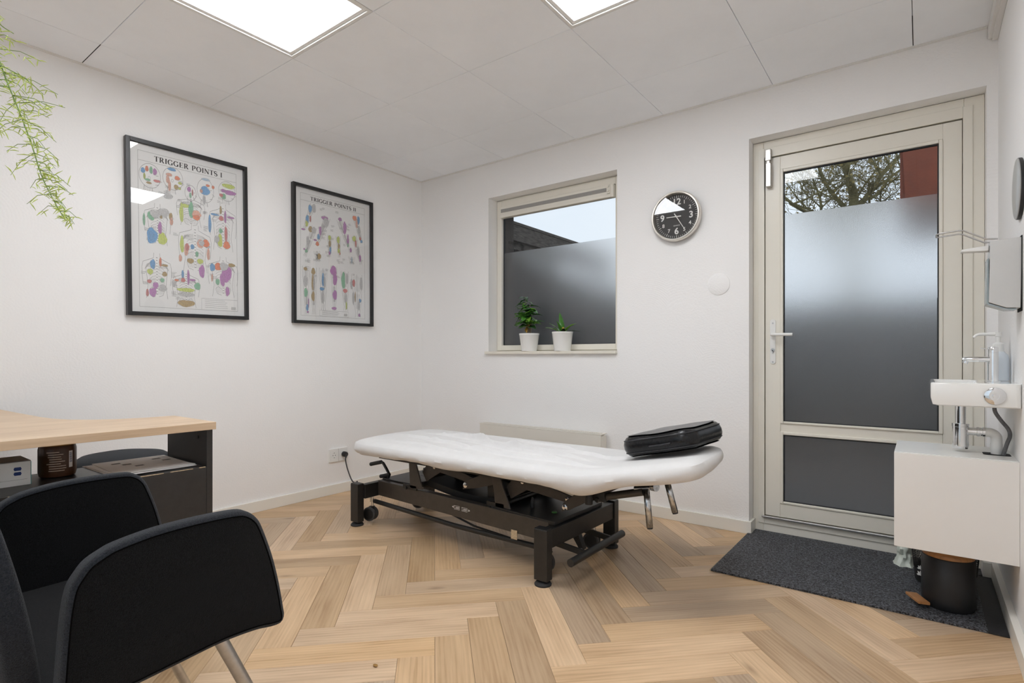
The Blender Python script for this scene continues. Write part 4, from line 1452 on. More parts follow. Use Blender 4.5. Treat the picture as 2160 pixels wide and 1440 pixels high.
def head_z(x):
    d = x - 2.20
    return math.tan(TILT) * (d if d > 0.06 else (0 if d < -0.06 else (d + 0.06) ** 2 / 0.24))


bm = B()
ca_, sa_ = math.cos(TILT), math.sin(TILT)
# padded top, in two hinged sections
obj('seat_pad', box(B(), 0.83, 2.15, -1.185, -0.655, 0.442, 0.470), 'leather', bed, bevel=0.015, segs=3)
c_ = Vector((2.185 + 0.18, -0.92, 0.456 + 0.034))
bm.free()
bm = B()
obox(bm, c_, (0.170 * ca_, 0, 0.170 * sa_), (0, 0.24, 0), (-0.018 * sa_, 0, 0.018 * ca_))
obj('head_pad', bm, 'leather', bed, bevel=0.015, segs=3)
# gas struts and chrome adjusting handles under the head section
bm = B()
tube(bm, [(2.235, -1.09, 0.374), (2.42, -1.09, 0.424)], 0.016, 16)
obj('gas_spring', bm, 'bronze_black', bed)
bm = B()
lathe(bm, [(0.016, 0), (0.017, 0.02), (0.014, 0.045), (0, 0.047)], (2.205, -1.15, 0.352), (0, 0, 1), 18)
obj('buffer', bm, 'black_plastic', bed)
bm = B()
box(bm, 2.17, 2.26, -1.12, -1.08, 0.36, 0.402)
tube(bm, [(2.228, -1.125, 0.366), (2.228, -1.085, 0.366)], 0.011, 14)
obj('hinge_block', bm, 'black_metal', bed, bevel=0.003)
for (tx, ty, tz), (bx_, by_, bz_) in (((2.432, -1.09, 0.437), (2.447, -1.09, 0.286)), ((2.475, -0.99, 0.470), (2.511, -0.985, 0.333))):
    bm = B()
    d = Vector((bx_ - tx, by_ - ty, bz_ - tz))
    tube(bm, [(tx, ty, tz), (bx_, by_, bz_)], 0.0135, 8)
    h = obj('clamp_handle', bm, 'worn_chrome', bed)
    e = Vector((bx_, by_, bz_))
    bm = B()
    tube(bm, [e, e + d.normalized() * 0.006], 0.0115, 10)
    obj('end_plug', bm, 'black_plastic', h)
    bm = B()
    lathe(bm, [(0.017, 0), (0.017, 0.022), (0.0, 0.022)], (tx + 0.022, ty + 0.010, tz + 0.010), (0.9, -0.4, 0.1), 22)
    tube(bm, [(tx - 0.05, ty, tz - 0.006), (tx + 0.03, ty + 0.005, tz + 0.008)], 0.0095, 12)
    obj('clamp_knob', bm, 'worn_chrome', h)
# castors
for k, (x, y, ang) in enumerate(((0.752, -1.105, 20), (0.775, -0.745, 35), (1.985, -1.130, -10), (2.005, -0.735, 15))):
    ct = thing('castor', None, None, (x, y, 0))
    ct.parent = bed
    ct.location = Vector((x, y, 0)) - BO
    a = math.radians(ang)
    ax = Vector((math.sin(a), -math.cos(a), 0))
    fx = Vector((math.cos(a), math.sin(a), 0))
    up = 0.012
    c0 = Vector((x, y, 0.040 + up)) - fx * 0.012
    bm = B()
    for s_ in (-1, 1):
        lathe(bm, [(0.0, 0.0), (0.030, 0.0), (0.040, 0.003), (0.041, 0.012), (0.038, 0.0165), (0.032, 0.0175)], c0 + ax * (s_ * 0.007), ax * s_, 28, 0)
        lathe(bm, [(0.031, 0.014), (0.031, 0.0182), (0.010, 0.0192), (0, 0.0194)], c0 + ax * (s_ * 0.007), ax * s_, 28, 1)
    obj('wheel', bm, ['tyre', 'black_plastic'], ct)
    bm = B()
    tube(bm, [Vector((x, y, 0.075 + up)), Vector((x, y, 0.152))], 0.008, 14)
    tube(bm, [Vector((x - 0.016, y, 0.118)), Vector((x - 0.016, y, 0.150))], 0.005, 12)
    obj('stem', bm, 'chrome', ct)
    bm = B()
    tube(bm, [c0, Vector((x, y, 0.075 + up)), Vector((x, y, 0.085 + up))], [0.008, 0.011, 0.013], 12)
    obj('fork', bm, 'black_plastic', ct)
# castor release linkage
bm = B()
tube(bm, [(0.765, -1.10, 0.126), (1.40, -1.102, 0.101), (1.995, -1.118, 0.106)], 0.0125, 10)
obj('release_bar', bm, 'black_metal', bed)
bm = B()
tube(bm, [(0.78, -0.80, 0.150), (1.16, -0.98, 0.130), (1.48, -1.04, 0.098), (1.99, -1.10, 0.092)], 0.0055, 8)
obj('tie_rod', bm, 'black_metal', bed)
bm = B()
prism(bm, [(0.895, -0.93, 0.150), (0.975, -0.93, 0.150), (0.940, -0.93, 0.108), (0.925, -0.93, 0.108)], (0, 0.008, 0))
obj('release_plate', bm, 'chipboard', bed)
# foot pedal at the foot end
bm = B()
y = -1.02
tube(bm, [(0.735, y, 0.150), (0.775, y, 0.215), (0.800, y, 0.272), (0.775, y, 0.300), (0.745, y, 0.332), (0.728, y, 0.336)], 0.0085, 8)
fp = obj('pedal_lever', bm, 'black_metal', bed)
bm = B()
tube(bm, [(0.728, y, 0.336), (0.655, y + 0.002, 0.318), (0.628, y + 0.002, 0.311)], 0.0115, 12)
tube(bm, [(0.800, y, 0.270), (0.745, y + 0.002, 0.255), (0.720, y + 0.002, 0.249)], 0.0115, 12)
obj('grip', bm, 'black_rubber', fp)
bm = B()
tube(bm, [(0.95, -0.98, 0.405), (0.85, -0.985, 0.380), (0.80, -0.985, 0.371)], 0.0105, 12)
obj('control_handle', bm, 'black_rubber', bed)
# foot bar at the head end
bm = B()
tube(bm, [(2.160, -1.225, 0.118), (2.172, -0.765, 0.124)], 0.0165, 18)
fb = obj('foot_bar', bm, 'black_metal', bed)
for y_ in (-1.10, -0.86):
    obj('bar_arm', obox(B(), (2.08, y_, 0.130), (0.08, 0, -0.008), (0, 0.006, 0), (0.0012, 0, 0.012)), 'black_metal', fb)
bm = B()
prism(bm, [(2.02, -0.985, 0.150), (2.06, -0.985, 0.150), (2.085, -0.985, 0.088), (2.068, -0.985, 0.082)], (0, 0.03, 0))
obj('locking_dog', bm, 'black_metal', fb)
bm = B()
lathe(bm, [(0.008, 0), (0.008, 0.012), (0, 0.012)], (2.076, -0.986, 0.088), (0, -1, 0), 14)
obj('dog_bolt', bm, 'steel', fb)

# ------------------------------------------------------------------ fitted terry cover
OUT = [(0.715, -1.165), (0.74, -1.215), (0.85, -1.245), (1.2, -1.25), (1.7, -1.25), (2.15, -1.25), (2.45, -1.235), (2.60, -1.205), (2.655, -1.15), (2.655, -1.02), (2.635, -0.80), (2.605, -0.68), (2.55, -0.615),
       (2.3, -0.598), (1.9, -0.590), (1.4, -0.588), (0.95, -0.590), (0.78, -0.605), (0.71, -0.66), (0.685, -0.80), (0.69, -1.0)]


def closed_smooth(P, n):
    res = []
    m = len(P)
    for i in range(m):
        a, b, c, d = [Vector((*P[(i + k - 1) % m], 0)) for k in range(4)]
        for k in range(n):
            t = k / n
            res.append(0.5 * ((2 * b) + (c - a) * t + (2 * a - 5 * b + 4 * c - d) * t * t + (3 * b - a - 3 * c + d) * t ** 3))
    return res


def resample(P, n):
    ln = [0]
    for i in range(len(P)):
        ln.append(ln[-1] + (P[(i + 1) % len(P)] - P[i]).length)
    out, j = [], 0
    for k in range(n):
        s = ln[-1] * k / n
        while ln[j + 1] < s:
            j += 1
        t = (s - ln[j]) / (ln[j + 1] - ln[j])
        out.append(P[j].lerp(P[(j + 1) % len(P)], t))
    return out


OL = resample(closed_smooth(OUT, 10), 420)
FOLDS = [((1.05, -0.80), (1.75, -0.93), 0.007, 0.016), ((1.25, -0.83), (2.05, -0.99), 0.008, 0.014), ((1.35, -0.92), (2.0, -1.05), 0.006, 0.012), ((1.15, -1.0), (1.7, -1.10), 0.0055, 0.018), ((1.5, -1.10), (2.2, -1.13), 0.006, 0.016),
         ((0.85, -0.95), (1.25, -1.02), 0.005, 0.018), ((0.95, -0.82), (1.30, -0.78), 0.003, 0.012), ((1.45, -0.70), (1.95, -0.80), 0.004, 0.014), ((1.9, -0.85), (2.3, -0.93), 0.005, 0.014), ((1.0, -1.12), (1.5, -1.18), 0.004, 0.014)]


def folds(x, y):
    h = 0
    for (ax_, ay_), (bx_, by_), hh, ww in FOLDS:
        dx, dy = bx_ - ax_, by_ - ay_
        L2 = dx * dx + dy * dy
        t = ((x - ax_) * dx + (y - ay_) * dy) / L2
        if t < -0.15 or t > 1.15:
            continue
        yy_ = (-(x - ax_) * dy + (y - ay_) * dx) / math.sqrt(L2) + 0.012 * math.sin(9 * t + ax_ * 7)
        fade = max(0.0, min(1.0, (t + 0.15) / 0.3)) * max(0.0, min(1.0, (1.15 - t) / 0.3))
        ww = ww * 0.62
        h += hh * fade * math.exp(-(yy_ / ww) ** 2) - hh * 0.6 * fade * math.exp(-((yy_ - 1.9 * ww) / (1.1 * ww)) ** 2)
    return h


bm = B()
YM = -0.92
NR = 84
rings = []
for i in range(NR + 1):
    f = i / NR
    ring = []
    for k, p in enumerate(OL):
        mx_ = min(max(p.x, 1.02), 2.34)
        x = mx_ + (p.x - mx_) * f
        y = YM + (p.y - YM) * f
        edge = max(0.0, (f - 0.80) / 0.20)
        z = 0.500 + head_z(x) + 3.2 * folds(x, y) * (1 - edge) + 0.003 * noise.noise(Vector((x * 3, y * 4, 0.3))) - 0.020 * edge ** 2.2
        ring.append(bm.verts.new((x, y, z)))
    rings.append(ring)
prof = [(0.006, -0.034), (0.009, -0.046), (0.007, -0.058), (0.000, -0.068), (-0.010, -0.077), (-0.022, -0.080), (-0.036, -0.080)]
cen = Vector((1.67, YM, 0))
nO = len(OL)
for j, (off, dz) in enumerate(prof):
    ring = []
    for k, p in enumerate(OL):
        tg = (OL[(k + 1) % nO] - OL[(k - 1) % nO]).normalized()
        nr = Vector((tg.y, -tg.x, 0))
        s = k / nO * 40
        wob = 0.014 * noise.noise(Vector((p.x * 5, p.y * 5, 1.7))) * (j + 1) / 3
        gath = 0.0045 * math.sin(p.x * 60 + 3 * math.sin(p.x * 9)) * max(0, (j - 1) / 5) * (0.5 + noise.noise(Vector((p.x * 3, p.y * 3, 5))))
        drop = 0.014 * noise.noise(Vector((p.x * 2.3 + 3, p.y * 2.3, 0.0))) * (j + 1) / 7
        drop -= 0.020 * math.exp(-((p.x - 2.20) / 0.13) ** 2) * (j / 6) * (1 if p.y < YM else 0.4)
        gath += 0.006 * noise.noise(Vector((p.x * 11 + j * 0.5, p.y * 9, j * 0.35))) * min(1, (j + 1) / 3)
        q = p + nr * (off + gath)
        ring.append(bm.verts.new((q.x, q.y, 0.500 + head_z(q.x) + dz + drop + wob * 0.4)))
    rings.append(ring)
for i in range(len(rings) - 1):
    for k in range(nO):
        bm.faces.new((rings[i][k], rings[i][(k + 1) % nO], rings[i + 1][(k + 1) % nO], rings[i + 1][k])).smooth = True
bmesh.ops.remove_doubles(bm, verts=bm.verts, dist=0.00005)
cov = obj('table_cover', bm, 'cloth', smooth=True, loc=(1.67, YM, 0.43))
tag(cov, 'wrinkled white terry cover stretched over the treatment table', 'table cover')

# ------------------------------------------------------------------ black head cushion
hc = thing('head_cushion', 'black leather head cushion on the raised end of the treatment table', 'cushion', (2.46, -0.86, 0.52))


def pillow(bm, lx, ly, th, r, er, n=7, mi=0):
    """rounded slab with soft edges in local coordinates, bulging top"""
    out = rrect(-lx, lx, -ly, ly, r, 9)
    P = resample([Vector((a, b, 0)) for a, b in out], 96)
    rings = []
    prof_ = []
    for k in range(n + 1):
        a = -PI / 2 + PI * k / n
        prof_.append((er * (1 - math.cos(a)), th / 2 * math.sin(a)))
    bot = [(0.90, -th / 2 - 0.001), (0.6, -th / 2 - 0.002), (0.02, -th / 2 - 0.002)]
    top = [(0.90, th / 2 + 0.003), (0.6, th / 2 + 0.006), (0.02, th / 2 + 0.007)]
    seq = [(s, None, z) for s, z in bot[::-1]] + [(None, o_, z) for o_, z in prof_] + [(s, None, z) for s, z in top]
    for s, o_, z in seq:
        ring = []
        for k, p in enumerate(P):
            if s is not None:
                q = Vector((p.x * s, p.y * s, z))
            else:
                tg = (P[(k + 1) % 96] - P[(k - 1) % 96]).normalized()
                nr = Vector((tg.y, -tg.x, 0))
                q = p - nr * o_
                q.z = z
            ring.append(q)
        rings.append(ring)
    return rings


rg = pillow(None, 0.168, 0.190, 0.082, 0.075, 0.030)
cA = math.radians(13)
CM = Matrix.Translation((2.455, -0.855, 0.613)) @ Matrix.Rotation(-cA, 4, 'Y') @ Matrix.Rotation(math.radians(-4), 4, 'Z')
bm = B()
vr = []
for ring in rg:
    vr.append([bm.verts.new(CM @ (q + Vector((0, 0, 0.004 * noise.noise(q * 9))))) for q in ring])
for i in range(len(vr) - 1):
    for k in range(96):
        bm.faces.new((vr[i][k], vr[i][(k + 1) % 96], vr[i + 1][(k + 1) % 96], vr[i + 1][k])).smooth = True
bm.faces.new(vr[0][::-1])
bm.faces.new(vr[-1])
obj('pad', bm, 'leather', hc, smooth=True)
for zz in (-0.026, 0.026):
    bm = B()
    loop = []
    o2 = 0.030 * (1 - math.sqrt(max(0, 1 - (zz / 0.041) ** 2))) - 0.0012
    out = resample([Vector((a, b, 0)) for a, b in rrect(-0.168, 0.168, -0.190, 0.190, 0.075, 9)], 72)
    for k, p in enumerate(out):
        tg = (out[(k + 1) % 72] - out[(k - 1) % 72]).normalized()
        nr = Vector((tg.y, -tg.x, 0))
        q = p - nr * o2
        q.z = zz
        loop.append(CM @ q)
    tube(bm, loop + [loop[0]], 0.0022, 6, cap=False)
    obj('piping', bm, 'stitch', hc)
bm = B()
tube(bm, [CM @ Vector(c) for c in ((-0.02, -0.1905, -0.006), (0.03, -0.1915, -0.006), (0.075, -0.190, -0.004))], 0.003, 8)
obj('zip_flap', bm, 'stitch', hc)

# ------------------------------------------------------------------ desk
desk = thing('desk', 'corner desk with oak top and black open end unit by the left wall', 'desk', (1.0, -2.8, 0))
top = [(1.352, -2.262), (1.012, -2.262), (1.004, -2.36), (0.975, -2.44), (0.925, -2.50), (0.86, -2.545), (0.78, -2.572), (0.66, -2.586), (0.40, -2.598), (0.06, -2.612), (0.06, -3.42), (1.352, -3.42)]
obj('desk_top', prism(B(), [(x, y, 0.7145) for x, y in top], (0, 0, 0.0255)), 'oak_desk', desk, bevel=0.0012)
UX0, UX1 = 1.012, 1.334
obj('end_panel', box(B(), UX0, UX1, -2.286, -2.266, 0.0, 0.714), 'desk_black', desk, bevel=0.0008)
obj('end_panel', box(B(), UX0, UX1, -3.41, -3.39, 0.0, 0.714), 'desk_black', desk, bevel=0.0008)
obj('shelf', box(B(), UX0, UX1 - 0.020, -3.3895, -2.2865, 0.566, 0.586), 'desk_black', desk, bevel=0.0008)
bp_ = obj('back_panel', box(B(), UX1 - 0.0195, UX1, -3.3895, -2.2865, 0.03, 0.586), 'desk_black', desk, bevel=0.0008)
bm = B()
for y0, y1 in ((-2.40, -2.33), (-2.50, -2.42), (-2.80, -2.62), (-2.31, -2.29)):
    box(bm, UX1 - 0.003, UX1 + 0.0006, y0, y1, 0.5845, 0.5866)
obj('chipped_edge', bm, 'chipboard', bp_)
obj('leg_panel', box(B(), 0.08, 0.10, -3.38, -2.66, 0.0, 0.714), 'desk_black', desk, bevel=0.0008)
bm = B()
for x, z in ((1.10, 0.702), (1.27, 0.683)):
    lathe(bm, [(0.006, 0), (0.006, 0.002), (0, 0.002)], (x, -2.2866, z), (0, -1, 0), 12)
obj('cam_fitting', bm, 'black_plastic', desk)

# jar candle on the desk shelf
jar = thing('jar_candle', 'brown glass candle jar with amber lid on the desk shelf', 'candle jar', (1.105, -2.640, 0.5862))
jc = (1.105, -2.640, 0.5862)
bm = B()
lathe(bm, [(0.040, 0.0), (0.046, 0.004), (0.0485, 0.016), (0.0485, 0.088), (0.0465, 0.096), (0.0455, 0.100)], jc, (0, 0, 1), 40)
obj('glass_body', bm, 'wax', jar, smooth=True)
bm = B()
lathe(bm, [(0.0485, 0.1002), (0.0495, 0.103), (0.0495, 0.113), (0.047, 0.116), (0.0, 0.1165)], jc, (0, 0, 1), 40)
obj('lid', bm, 'amber_lid', jar, smooth=True)


def wrap_patch(bm, c, r, a0, a1, z0, z1, n=8, mi=0):
    vs = []
    for k in range(n + 1):
        a = math.radians(a0 + (a1 - a0) * k / n)
        vs.append((bm.verts.new((c[0] + r * math.cos(a), c[1] + r * math.sin(a), z0)), bm.verts.new((c[0] + r * math.cos(a), c[1] + r * math.sin(a), z1))))
    for k in range(n):
        bm.faces.new((vs[k][0], vs[k + 1][0], vs[k + 1][1], vs[k][1])).material_index = mi


bm = B()
rj = random.Random(5)
for k in range(9):
    z = 0.5862 + 0.022 + k * 0.0072
    a0 = -40 + rj.uniform(-6, 4)
    wrap_patch(bm, jc, 0.0489, a0, a0 + rj.uniform(34, 52), z, z + 0.0024, mi=0)
wrap_patch(bm, jc, 0.0489, 22, 36, 0.5862 + 0.03, 0.5862 + 0.082, mi=1)
for k in range(10):
    wrap_patch(bm, jc, 0.0492, 24, 34, 0.5862 + 0.046 + k * 0.0032, 0.5862 + 0.0475 + k * 0.0032, 3, mi=2)
obj('label_print', bm, ['label_print', 'paper', 'ink_navy'], jar, recalc=False)

# papers on the desk shelf


def sheet(bm, cx, cy_, z, w, h, ang, curl, mi=0, nx=14, ny=4):
    ca, sa = math.cos(ang), math.sin(ang)
    g = []
    for i in range(nx + 1):
        row = []
        for j in range(ny + 1):
            a, b = (i / nx - 0.5) * w, (j / ny - 0.5) * h
            zz = z + curl * max(0, (i / nx - 0.72) / 0.28) ** 2 + 0.25 * curl * max(0, (0.2 - i / nx) / 0.2) ** 2
            row.append(bm.verts.new((cx + a * ca - b * sa, cy_ + a * sa + b * ca, zz)))
        g.append(row)
    for i in range(nx):
        for j in range(ny):
            f = bm.faces.new((g[i][j], g[i + 1][j], g[i + 1][j + 1], g[i][j + 1]))
            f.smooth = True
            f.material_index = mi
    r_ = bmesh.ops.extrude_face_region(bm, geom=bm.faces[:])
    for v in r_['geom']:
        if isinstance(v, bmesh.types.BMVert):
            v.co.z += 0.0012


SH = [(1.148, -2.425, 0.5866, 0.210, 0.240, 0.02, 0.010, 'paper', 'white sheet at the bottom of the stack of papers on the desk shelf'),
      (1.158, -2.425, 0.5885, 0.210, 0.225, 0.06, 0.012, 'paper', 'white sheet in the middle of the stack of papers on the desk shelf'),
      (1.144, -2.412, 0.5904, 0.210, 0.225, -0.03, 0.014, 'paper_grey', 'printed letter on top of the stack of papers on the desk shelf')]
for cx, cyy, z, w, h, an, cu_, mt_, lb in SH:
    bm = B()
    sheet(bm, cx, cyy, z, h + 0.06, h, an, cu_ * 0.25)
    o = obj('paper_sheet', bm, mt_)
    tag(o, lb, 'paper', 'papers on the desk shelf')
bm = B()
for ax_, ay_ in ((1.06, -2.47), (1.10, -2.45), (1.155, -2.43), (1.06, -2.345), (1.11, -2.33)):
    for k in range(3):
        obox(bm, (ax_ + k * 0.006, ay_, 0.5926), (0.0012, 0, 0), (0, 0.013, 0), (0, 0, 0.0002))
obj('text_block', bm, 'ink', o)

# carton on the desk shelf
bx = thing('carton', 'white and grey carton beside the candle jar on the desk shelf', 'box', (1.125, -2.82, 0.5862))
obj('carton_body', box(B(), 1.065, 1.187, -2.96, -2.722, 0.5862, 0.656), 'carton', bx, bevel=0.001)
obj('carton_top', box(B(), 1.065, 1.187, -2.96, -2.722, 0.6562, 0.658), 'carton_grey', bx)
obj('carton_edge', box(B(), 1.10, 1.1874, -2.7219, -2.7208, 0.5864, 0.655), 'carton_teal', bx)
bm = B()
for z in (0.636, 0.622):
    prism(bm, [(1.1873, -2.752 + a, z + b) for a, b in ((-0.009, 0), (-0.007, 0.005), (0.007, 0.005), (0.009, 0), (0.007, -0.005), (-0.007, -0.005))], (0.0005, 0, 0))
obj('logo', bm, 'ink_navy', bx)
bm = B()
for z, y0, y1 in ((0.640, -2.90, -2.79), (0.634, -2.90, -2.80), (0.619, -2.90, -2.815)):
    box(bm, 1.1873, 1.1877, y0, y1, z, z + 0.0016)
box(bm, 1.1873, 1.1877, -2.95, -2.73, 0.604, 0.6046)
obj('caption', bm, 'ink_grey', bx)

# black stool behind the desk
st_ = thing('stool', 'black upholstered stool tucked behind the desk', 'stool', (0.56, -2.285, 0))
sc_ = (0.56, -2.285, 0)
bm = B()
lathe(bm, [(0.0, 0.470), (0.150, 0.472), (0.176, 0.485), (0.184, 0.505), (0.176, 0.528), (0.150, 0.545), (0.09, 0.555), (0.0, 0.558)], sc_, (0, 0, 1), 48)
obj('seat', bm, 'felt_lit', st_, smooth=True)
bm = B()
lathe(bm, [(0.1845, 0.500), (0.187, 0.505), (0.1845, 0.510)], sc_, (0, 0, 1), 48)
obj('piping', bm, 'stitch', st_)
bm = B()
lathe(bm, [(0.06, 0.462), (0.06, 0.470), (0.03, 0.470)], sc_, (0, 0, 1), 24)
lathe(bm, [(0.025, 0.20), (0.025, 0.462)], sc_, (0, 0, 1), 20)
lathe(bm, [(0.034, 0.07), (0.034, 0.22)], sc_, (0, 0, 1), 20)
obj('gas_column', bm, 'black_metal', st_)
bm = B()
tube(bm, [(sc_[0] - 0.02, sc_[1] - 0.02, 0.455), (sc_[0] - 0.10, sc_[1] - 0.16, 0.47), (sc_[0] - 0.10, sc_[1] - 0.19, 0.50)], 0.010, 10)
obj('lever', bm, 'black_metal', st_)
for k in range(5):
    a = 2 * PI * k / 5 + 0.5
    d = Vector((math.cos(a), math.sin(a), 0))
    c0 = Vector(sc_)
    bm = B()
    tube(bm, [c0 + d * 0.03 + Vector((0, 0, 0.10)), c0 + d * 0.24 + Vector((0, 0, 0.068))], [0.022, 0.014], 10)
    ft = obj('leg', bm, 'black_plastic', st_)
    bm = B()
    s_ = d.cross(Vector((0, 0, 1)))
    for q in (-1, 1):
        lathe(bm, [(0.0, 0), (0.026, 0), (0.027, 0.012), (0, 0.014)], c0 + d * 0.245 + Vector((0, 0, 0.0275)) + s_ * (q * 0.004), s_ * q, 18)
    tube(bm, [c0 + d * 0.24 + Vector((0, 0, 0.03)), c0 + d * 0.24 + Vector((0, 0, 0.068))], 0.006, 8)
    obj('castor', bm, 'black_rubber', ft)

# ------------------------------------------------------------------ felt armchair in the foreground
ac = thing('armchair', 'charcoal felt armchair with steel legs in the left foreground', 'chair', (2.0, -2.75, 0))
ARM = [(-2.920, 0.435), (-2.917, 0.479), (-2.913, 0.541), (-2.909, 0.582), (-2.903, 0.613), (-2.893, 0.631), (-2.881, 0.646), (-2.862, 0.657), (-2.841, 0.665), (-2.786, 0.674), (-2.719, 0.677), (-2.651, 0.675), (-2.627, 0.668),
       (-2.609, 0.652), (-2.597, 0.628), (-2.578, 0.572), (-2.564, 0.515), (-2.554, 0.459), (-2.552, 0.440), (-2.560, 0.428), (-2.580, 0.428), (-2.614, 0.434), (-2.677, 0.436), (-2.75, 0.430), (-2.807, 0.425), (-2.87, 0.420), (-2.91, 0.420)]
for x0, x1 in ((2.249, 2.283), (1.687, 1.721)):
    out = resample(closed_smooth(ARM, 6), 150)
    n = len(out)
    cy_, cz_ = -2.73, 0.55
    bm = B()
    prof_ = []
    tw_ = x1 - x0
    rr = 0.010
    for k in range(5):
        a = PI / 2 * k / 4
        prof_.append((rr * (1 - math.sin(a)), x0 + rr * (1 - math.cos(a))))
    for k in range(5):
        a = PI / 2 * (1 - k / 4)
        prof_.append((rr * (1 - math.sin(a)), x1 - rr * (1 - math.cos(a))))
    vr = []
    for off, x in prof_:
        ring = []
        for k, p in enumerate(out):
            tg = (out[(k + 1) % n] - out[(k - 1) % n]).normalized()
            nr = Vector((-tg.y, tg.x))
            if nr.dot(Vector((p.x - cy_, p.y - cz_))) < 0:
                nr = -nr
            q = Vector((p.x, p.y)) - nr * off
            ring.append(bm.verts.new((x, q.x, q.y)))
        vr.append(ring)
    for i in range(len(vr) - 1):
        for k in range(n):
            f = bm.faces.new((vr[i][k], vr[i][(k + 1) % n], vr[i + 1][(k + 1) % n], vr[i + 1][k]))
            f.smooth = True
            f.material_index = 1
    # bulged felt faces
    for ring, sx_ in ((vr[0], -1), (vr[-1], 1)):
        prev = ring
        for s, b_ in ((0.8, 0.006), (0.5, 0.010), (0.2, 0.012)):
            cur = [bm.verts.new((v.co.x + sx_ * 0, cy_ + (v.co.y - cy_) * s, cz_ + (v.co.z - cz_) * s)) for v in ring]
            for v in cur:
                v.co.x = ring[0].co.x + sx_ * b_ * 0.35
            for k in range(n):
                f = bm.faces.new((prev[k], prev[(k + 1) % n], cur[(k + 1) % n], cur[k]))
                f.smooth = True
            prev = cur
        bm.faces.new(prev).smooth = True
    ar_ = obj('armrest', bm, ['felt', 'felt_lit'], ac, smooth=True)
    bm = B()
    for x, sx_ in ((x0, -1), (x1, 1)):
        loop = []
        for k, p in enumerate(out):
            tg = (out[(k + 1) % n] - out[(k - 1) % n]).normalized()
            nr = Vector((-tg.y, tg.x))
            if nr.dot(Vector((p.x - cy_, p.y - cz_))) < 0:
                nr = -nr
            q = Vector((p.x, p.y)) - nr * 0.0095
            loop.append((x, q.x, q.y))
        tube(bm, loop + [loop[0]], 0.0013, 5, cap=False)
    obj('seam', bm, 'seam_dark', ar_)
# seat shell
bm = B()
NX, NY = 16, 14
for lay, th_ in ((0, 0.0),):
    g = []
    for i in range(NX + 1):
        row = []
        for j in range(NY + 1):
            a, b = i / NX, j / NY
            x = 1.722 + (2.248 - 1.722) * a
            y = -2.945 + 0.385 * b
            z = 0.452 - 0.018 * math.sin(PI * a) * math.sin(PI * b) - 0.006 * (1 - b) + (-0.012 * max(0, (b - 0.85) / 0.15) ** 2)
            row.append(bm.verts.new((x, y, z)))
        g.append(row)
    for i in range(NX):
        for j in range(NY):
            bm.faces.new((g[i][j], g[i + 1][j], g[i + 1][j + 1], g[i][j + 1])).smooth = True
r_ = bmesh.ops.extrude_face_region(bm, geom=bm.faces[:])
for v in r_['geom']:
    if isinstance(v, bmesh.types.BMVert):
        v.co.z = 0.424 + (v.co.z - 0.45) * 0.2
obj('seat', bm, 'felt', ac, smooth=False, bevel=0.008)
# backrest: curved rounded panel
bm = B()
NU, NV = 22, 18
for side in (0,):
    g = []
    for i in range(NU + 1):
        row = []
        for j in range(NV + 1):
            u, v = -1 + 2 * i / NU, j / NV
            hw = 0.222 + 0.030 * math.sin(PI * min(1, v * 1.1)) - 0.10 * max(0, (v - 0.80) / 0.20) ** 2
            x = 1.979 + u * hw
            y = -2.935 - 0.10 * v - 0.02 * v * v + 0.05 * u * u * (0.4 + v)
            z = 0.436 + 0.385 * v - 0.03 * abs(u) ** 3 * v
            row.append(bm.verts.new((x, y, z)))
        g.append(row)
    for i in range(NU):
        for j in range(NV):
            bm.faces.new((g[i][j], g[i + 1][j], g[i + 1][j + 1], g[i][j + 1])).smooth = True
bmesh.ops.recalc_face_normals(bm, faces=bm.faces)
bm.normal_update()
fy = sum(f.normal.y for f in bm.faces)
sgn = -1 if fy > 0 else 1
vn = {v: v.normal.copy() for v in bm.verts}
r_ = bmesh.ops.extrude_face_region(bm, geom=bm.faces[:])
for v in r_['geom']:
    if isinstance(v, bmesh.types.BMVert):
        v.co.y -= 0.042
        v.co.z -= 0.006
obj('backrest', bm, 'felt_lit', ac, bevel=0.012, segs=3)
for (tx, ty), (bx_, by_) in (((2.225, -2.655), (2.275, -2.482)), ((1.755, -2.655), (1.728, -2.482)), ((2.215, -2.87), (2.265, -3.04)), ((1.745, -2.87), (1.70, -3.04))):
    bm = B()
    tube(bm, [(tx, ty, 0.4185), (bx_, by_, 0.006)], [0.0125, 0.0105], 18)
    lg = obj('leg', bm, 'steel', ac)
    bm = B()
    lathe(bm, [(0.0125, 0), (0.0125, 0.006)], (bx_, by_, 0), (0, 0, 1), 18)
    obj('foot_cap', bm, 'black_rubber', lg)
bm = B()
box(bm, 1.75, 2.22, -2.675, -2.635, 0.412, 0.4185)
box(bm, 1.75, 2.22, -2.885, -2.855, 0.412, 0.4185)
box(bm, 1.96, 2.0, -2.855, -2.675, 0.412, 0.4185)
obj('under_frame', bm, 'black_metal', ac)

# ------------------------------------------------------------------ washbasin group on the right wall
CX0, CX1, CY0, CY1, CZ0, CZ1 = 3.232, W - 0.0006, -0.666, -0.310, 0.259, 0.610
cab = thing('wall_cabinet', 'white box cabinet hung on the right wall under the washbasin', 'cabinet', (3.405, -0.488, CZ0))
obj('carcass', box(B(), CX0 + 0.017, CX1, CY0 + 0.017, CY1, CZ0, CZ1 - 0.0175), 'cabinet_white', cab)
obj('side_panel', box(B(), CX0, CX1, CY0, CY0 + 0.0165, CZ0, CZ1 - 0.0015), 'cabinet_white', cab, bevel=0.0008)
obj('door', box(B(), CX0, CX0 + 0.0165, CY0 + 0.0175, CY1, CZ0, CZ1 - 0.0185), 'cabinet_white', cab, bevel=0.0008)
tp = obj('top_panel', box(B(), CX0, CX1, CY0 + 0.0172, CY1, CZ1 - 0.017, CZ1), 'white_plastic', cab, bevel=0.0008)
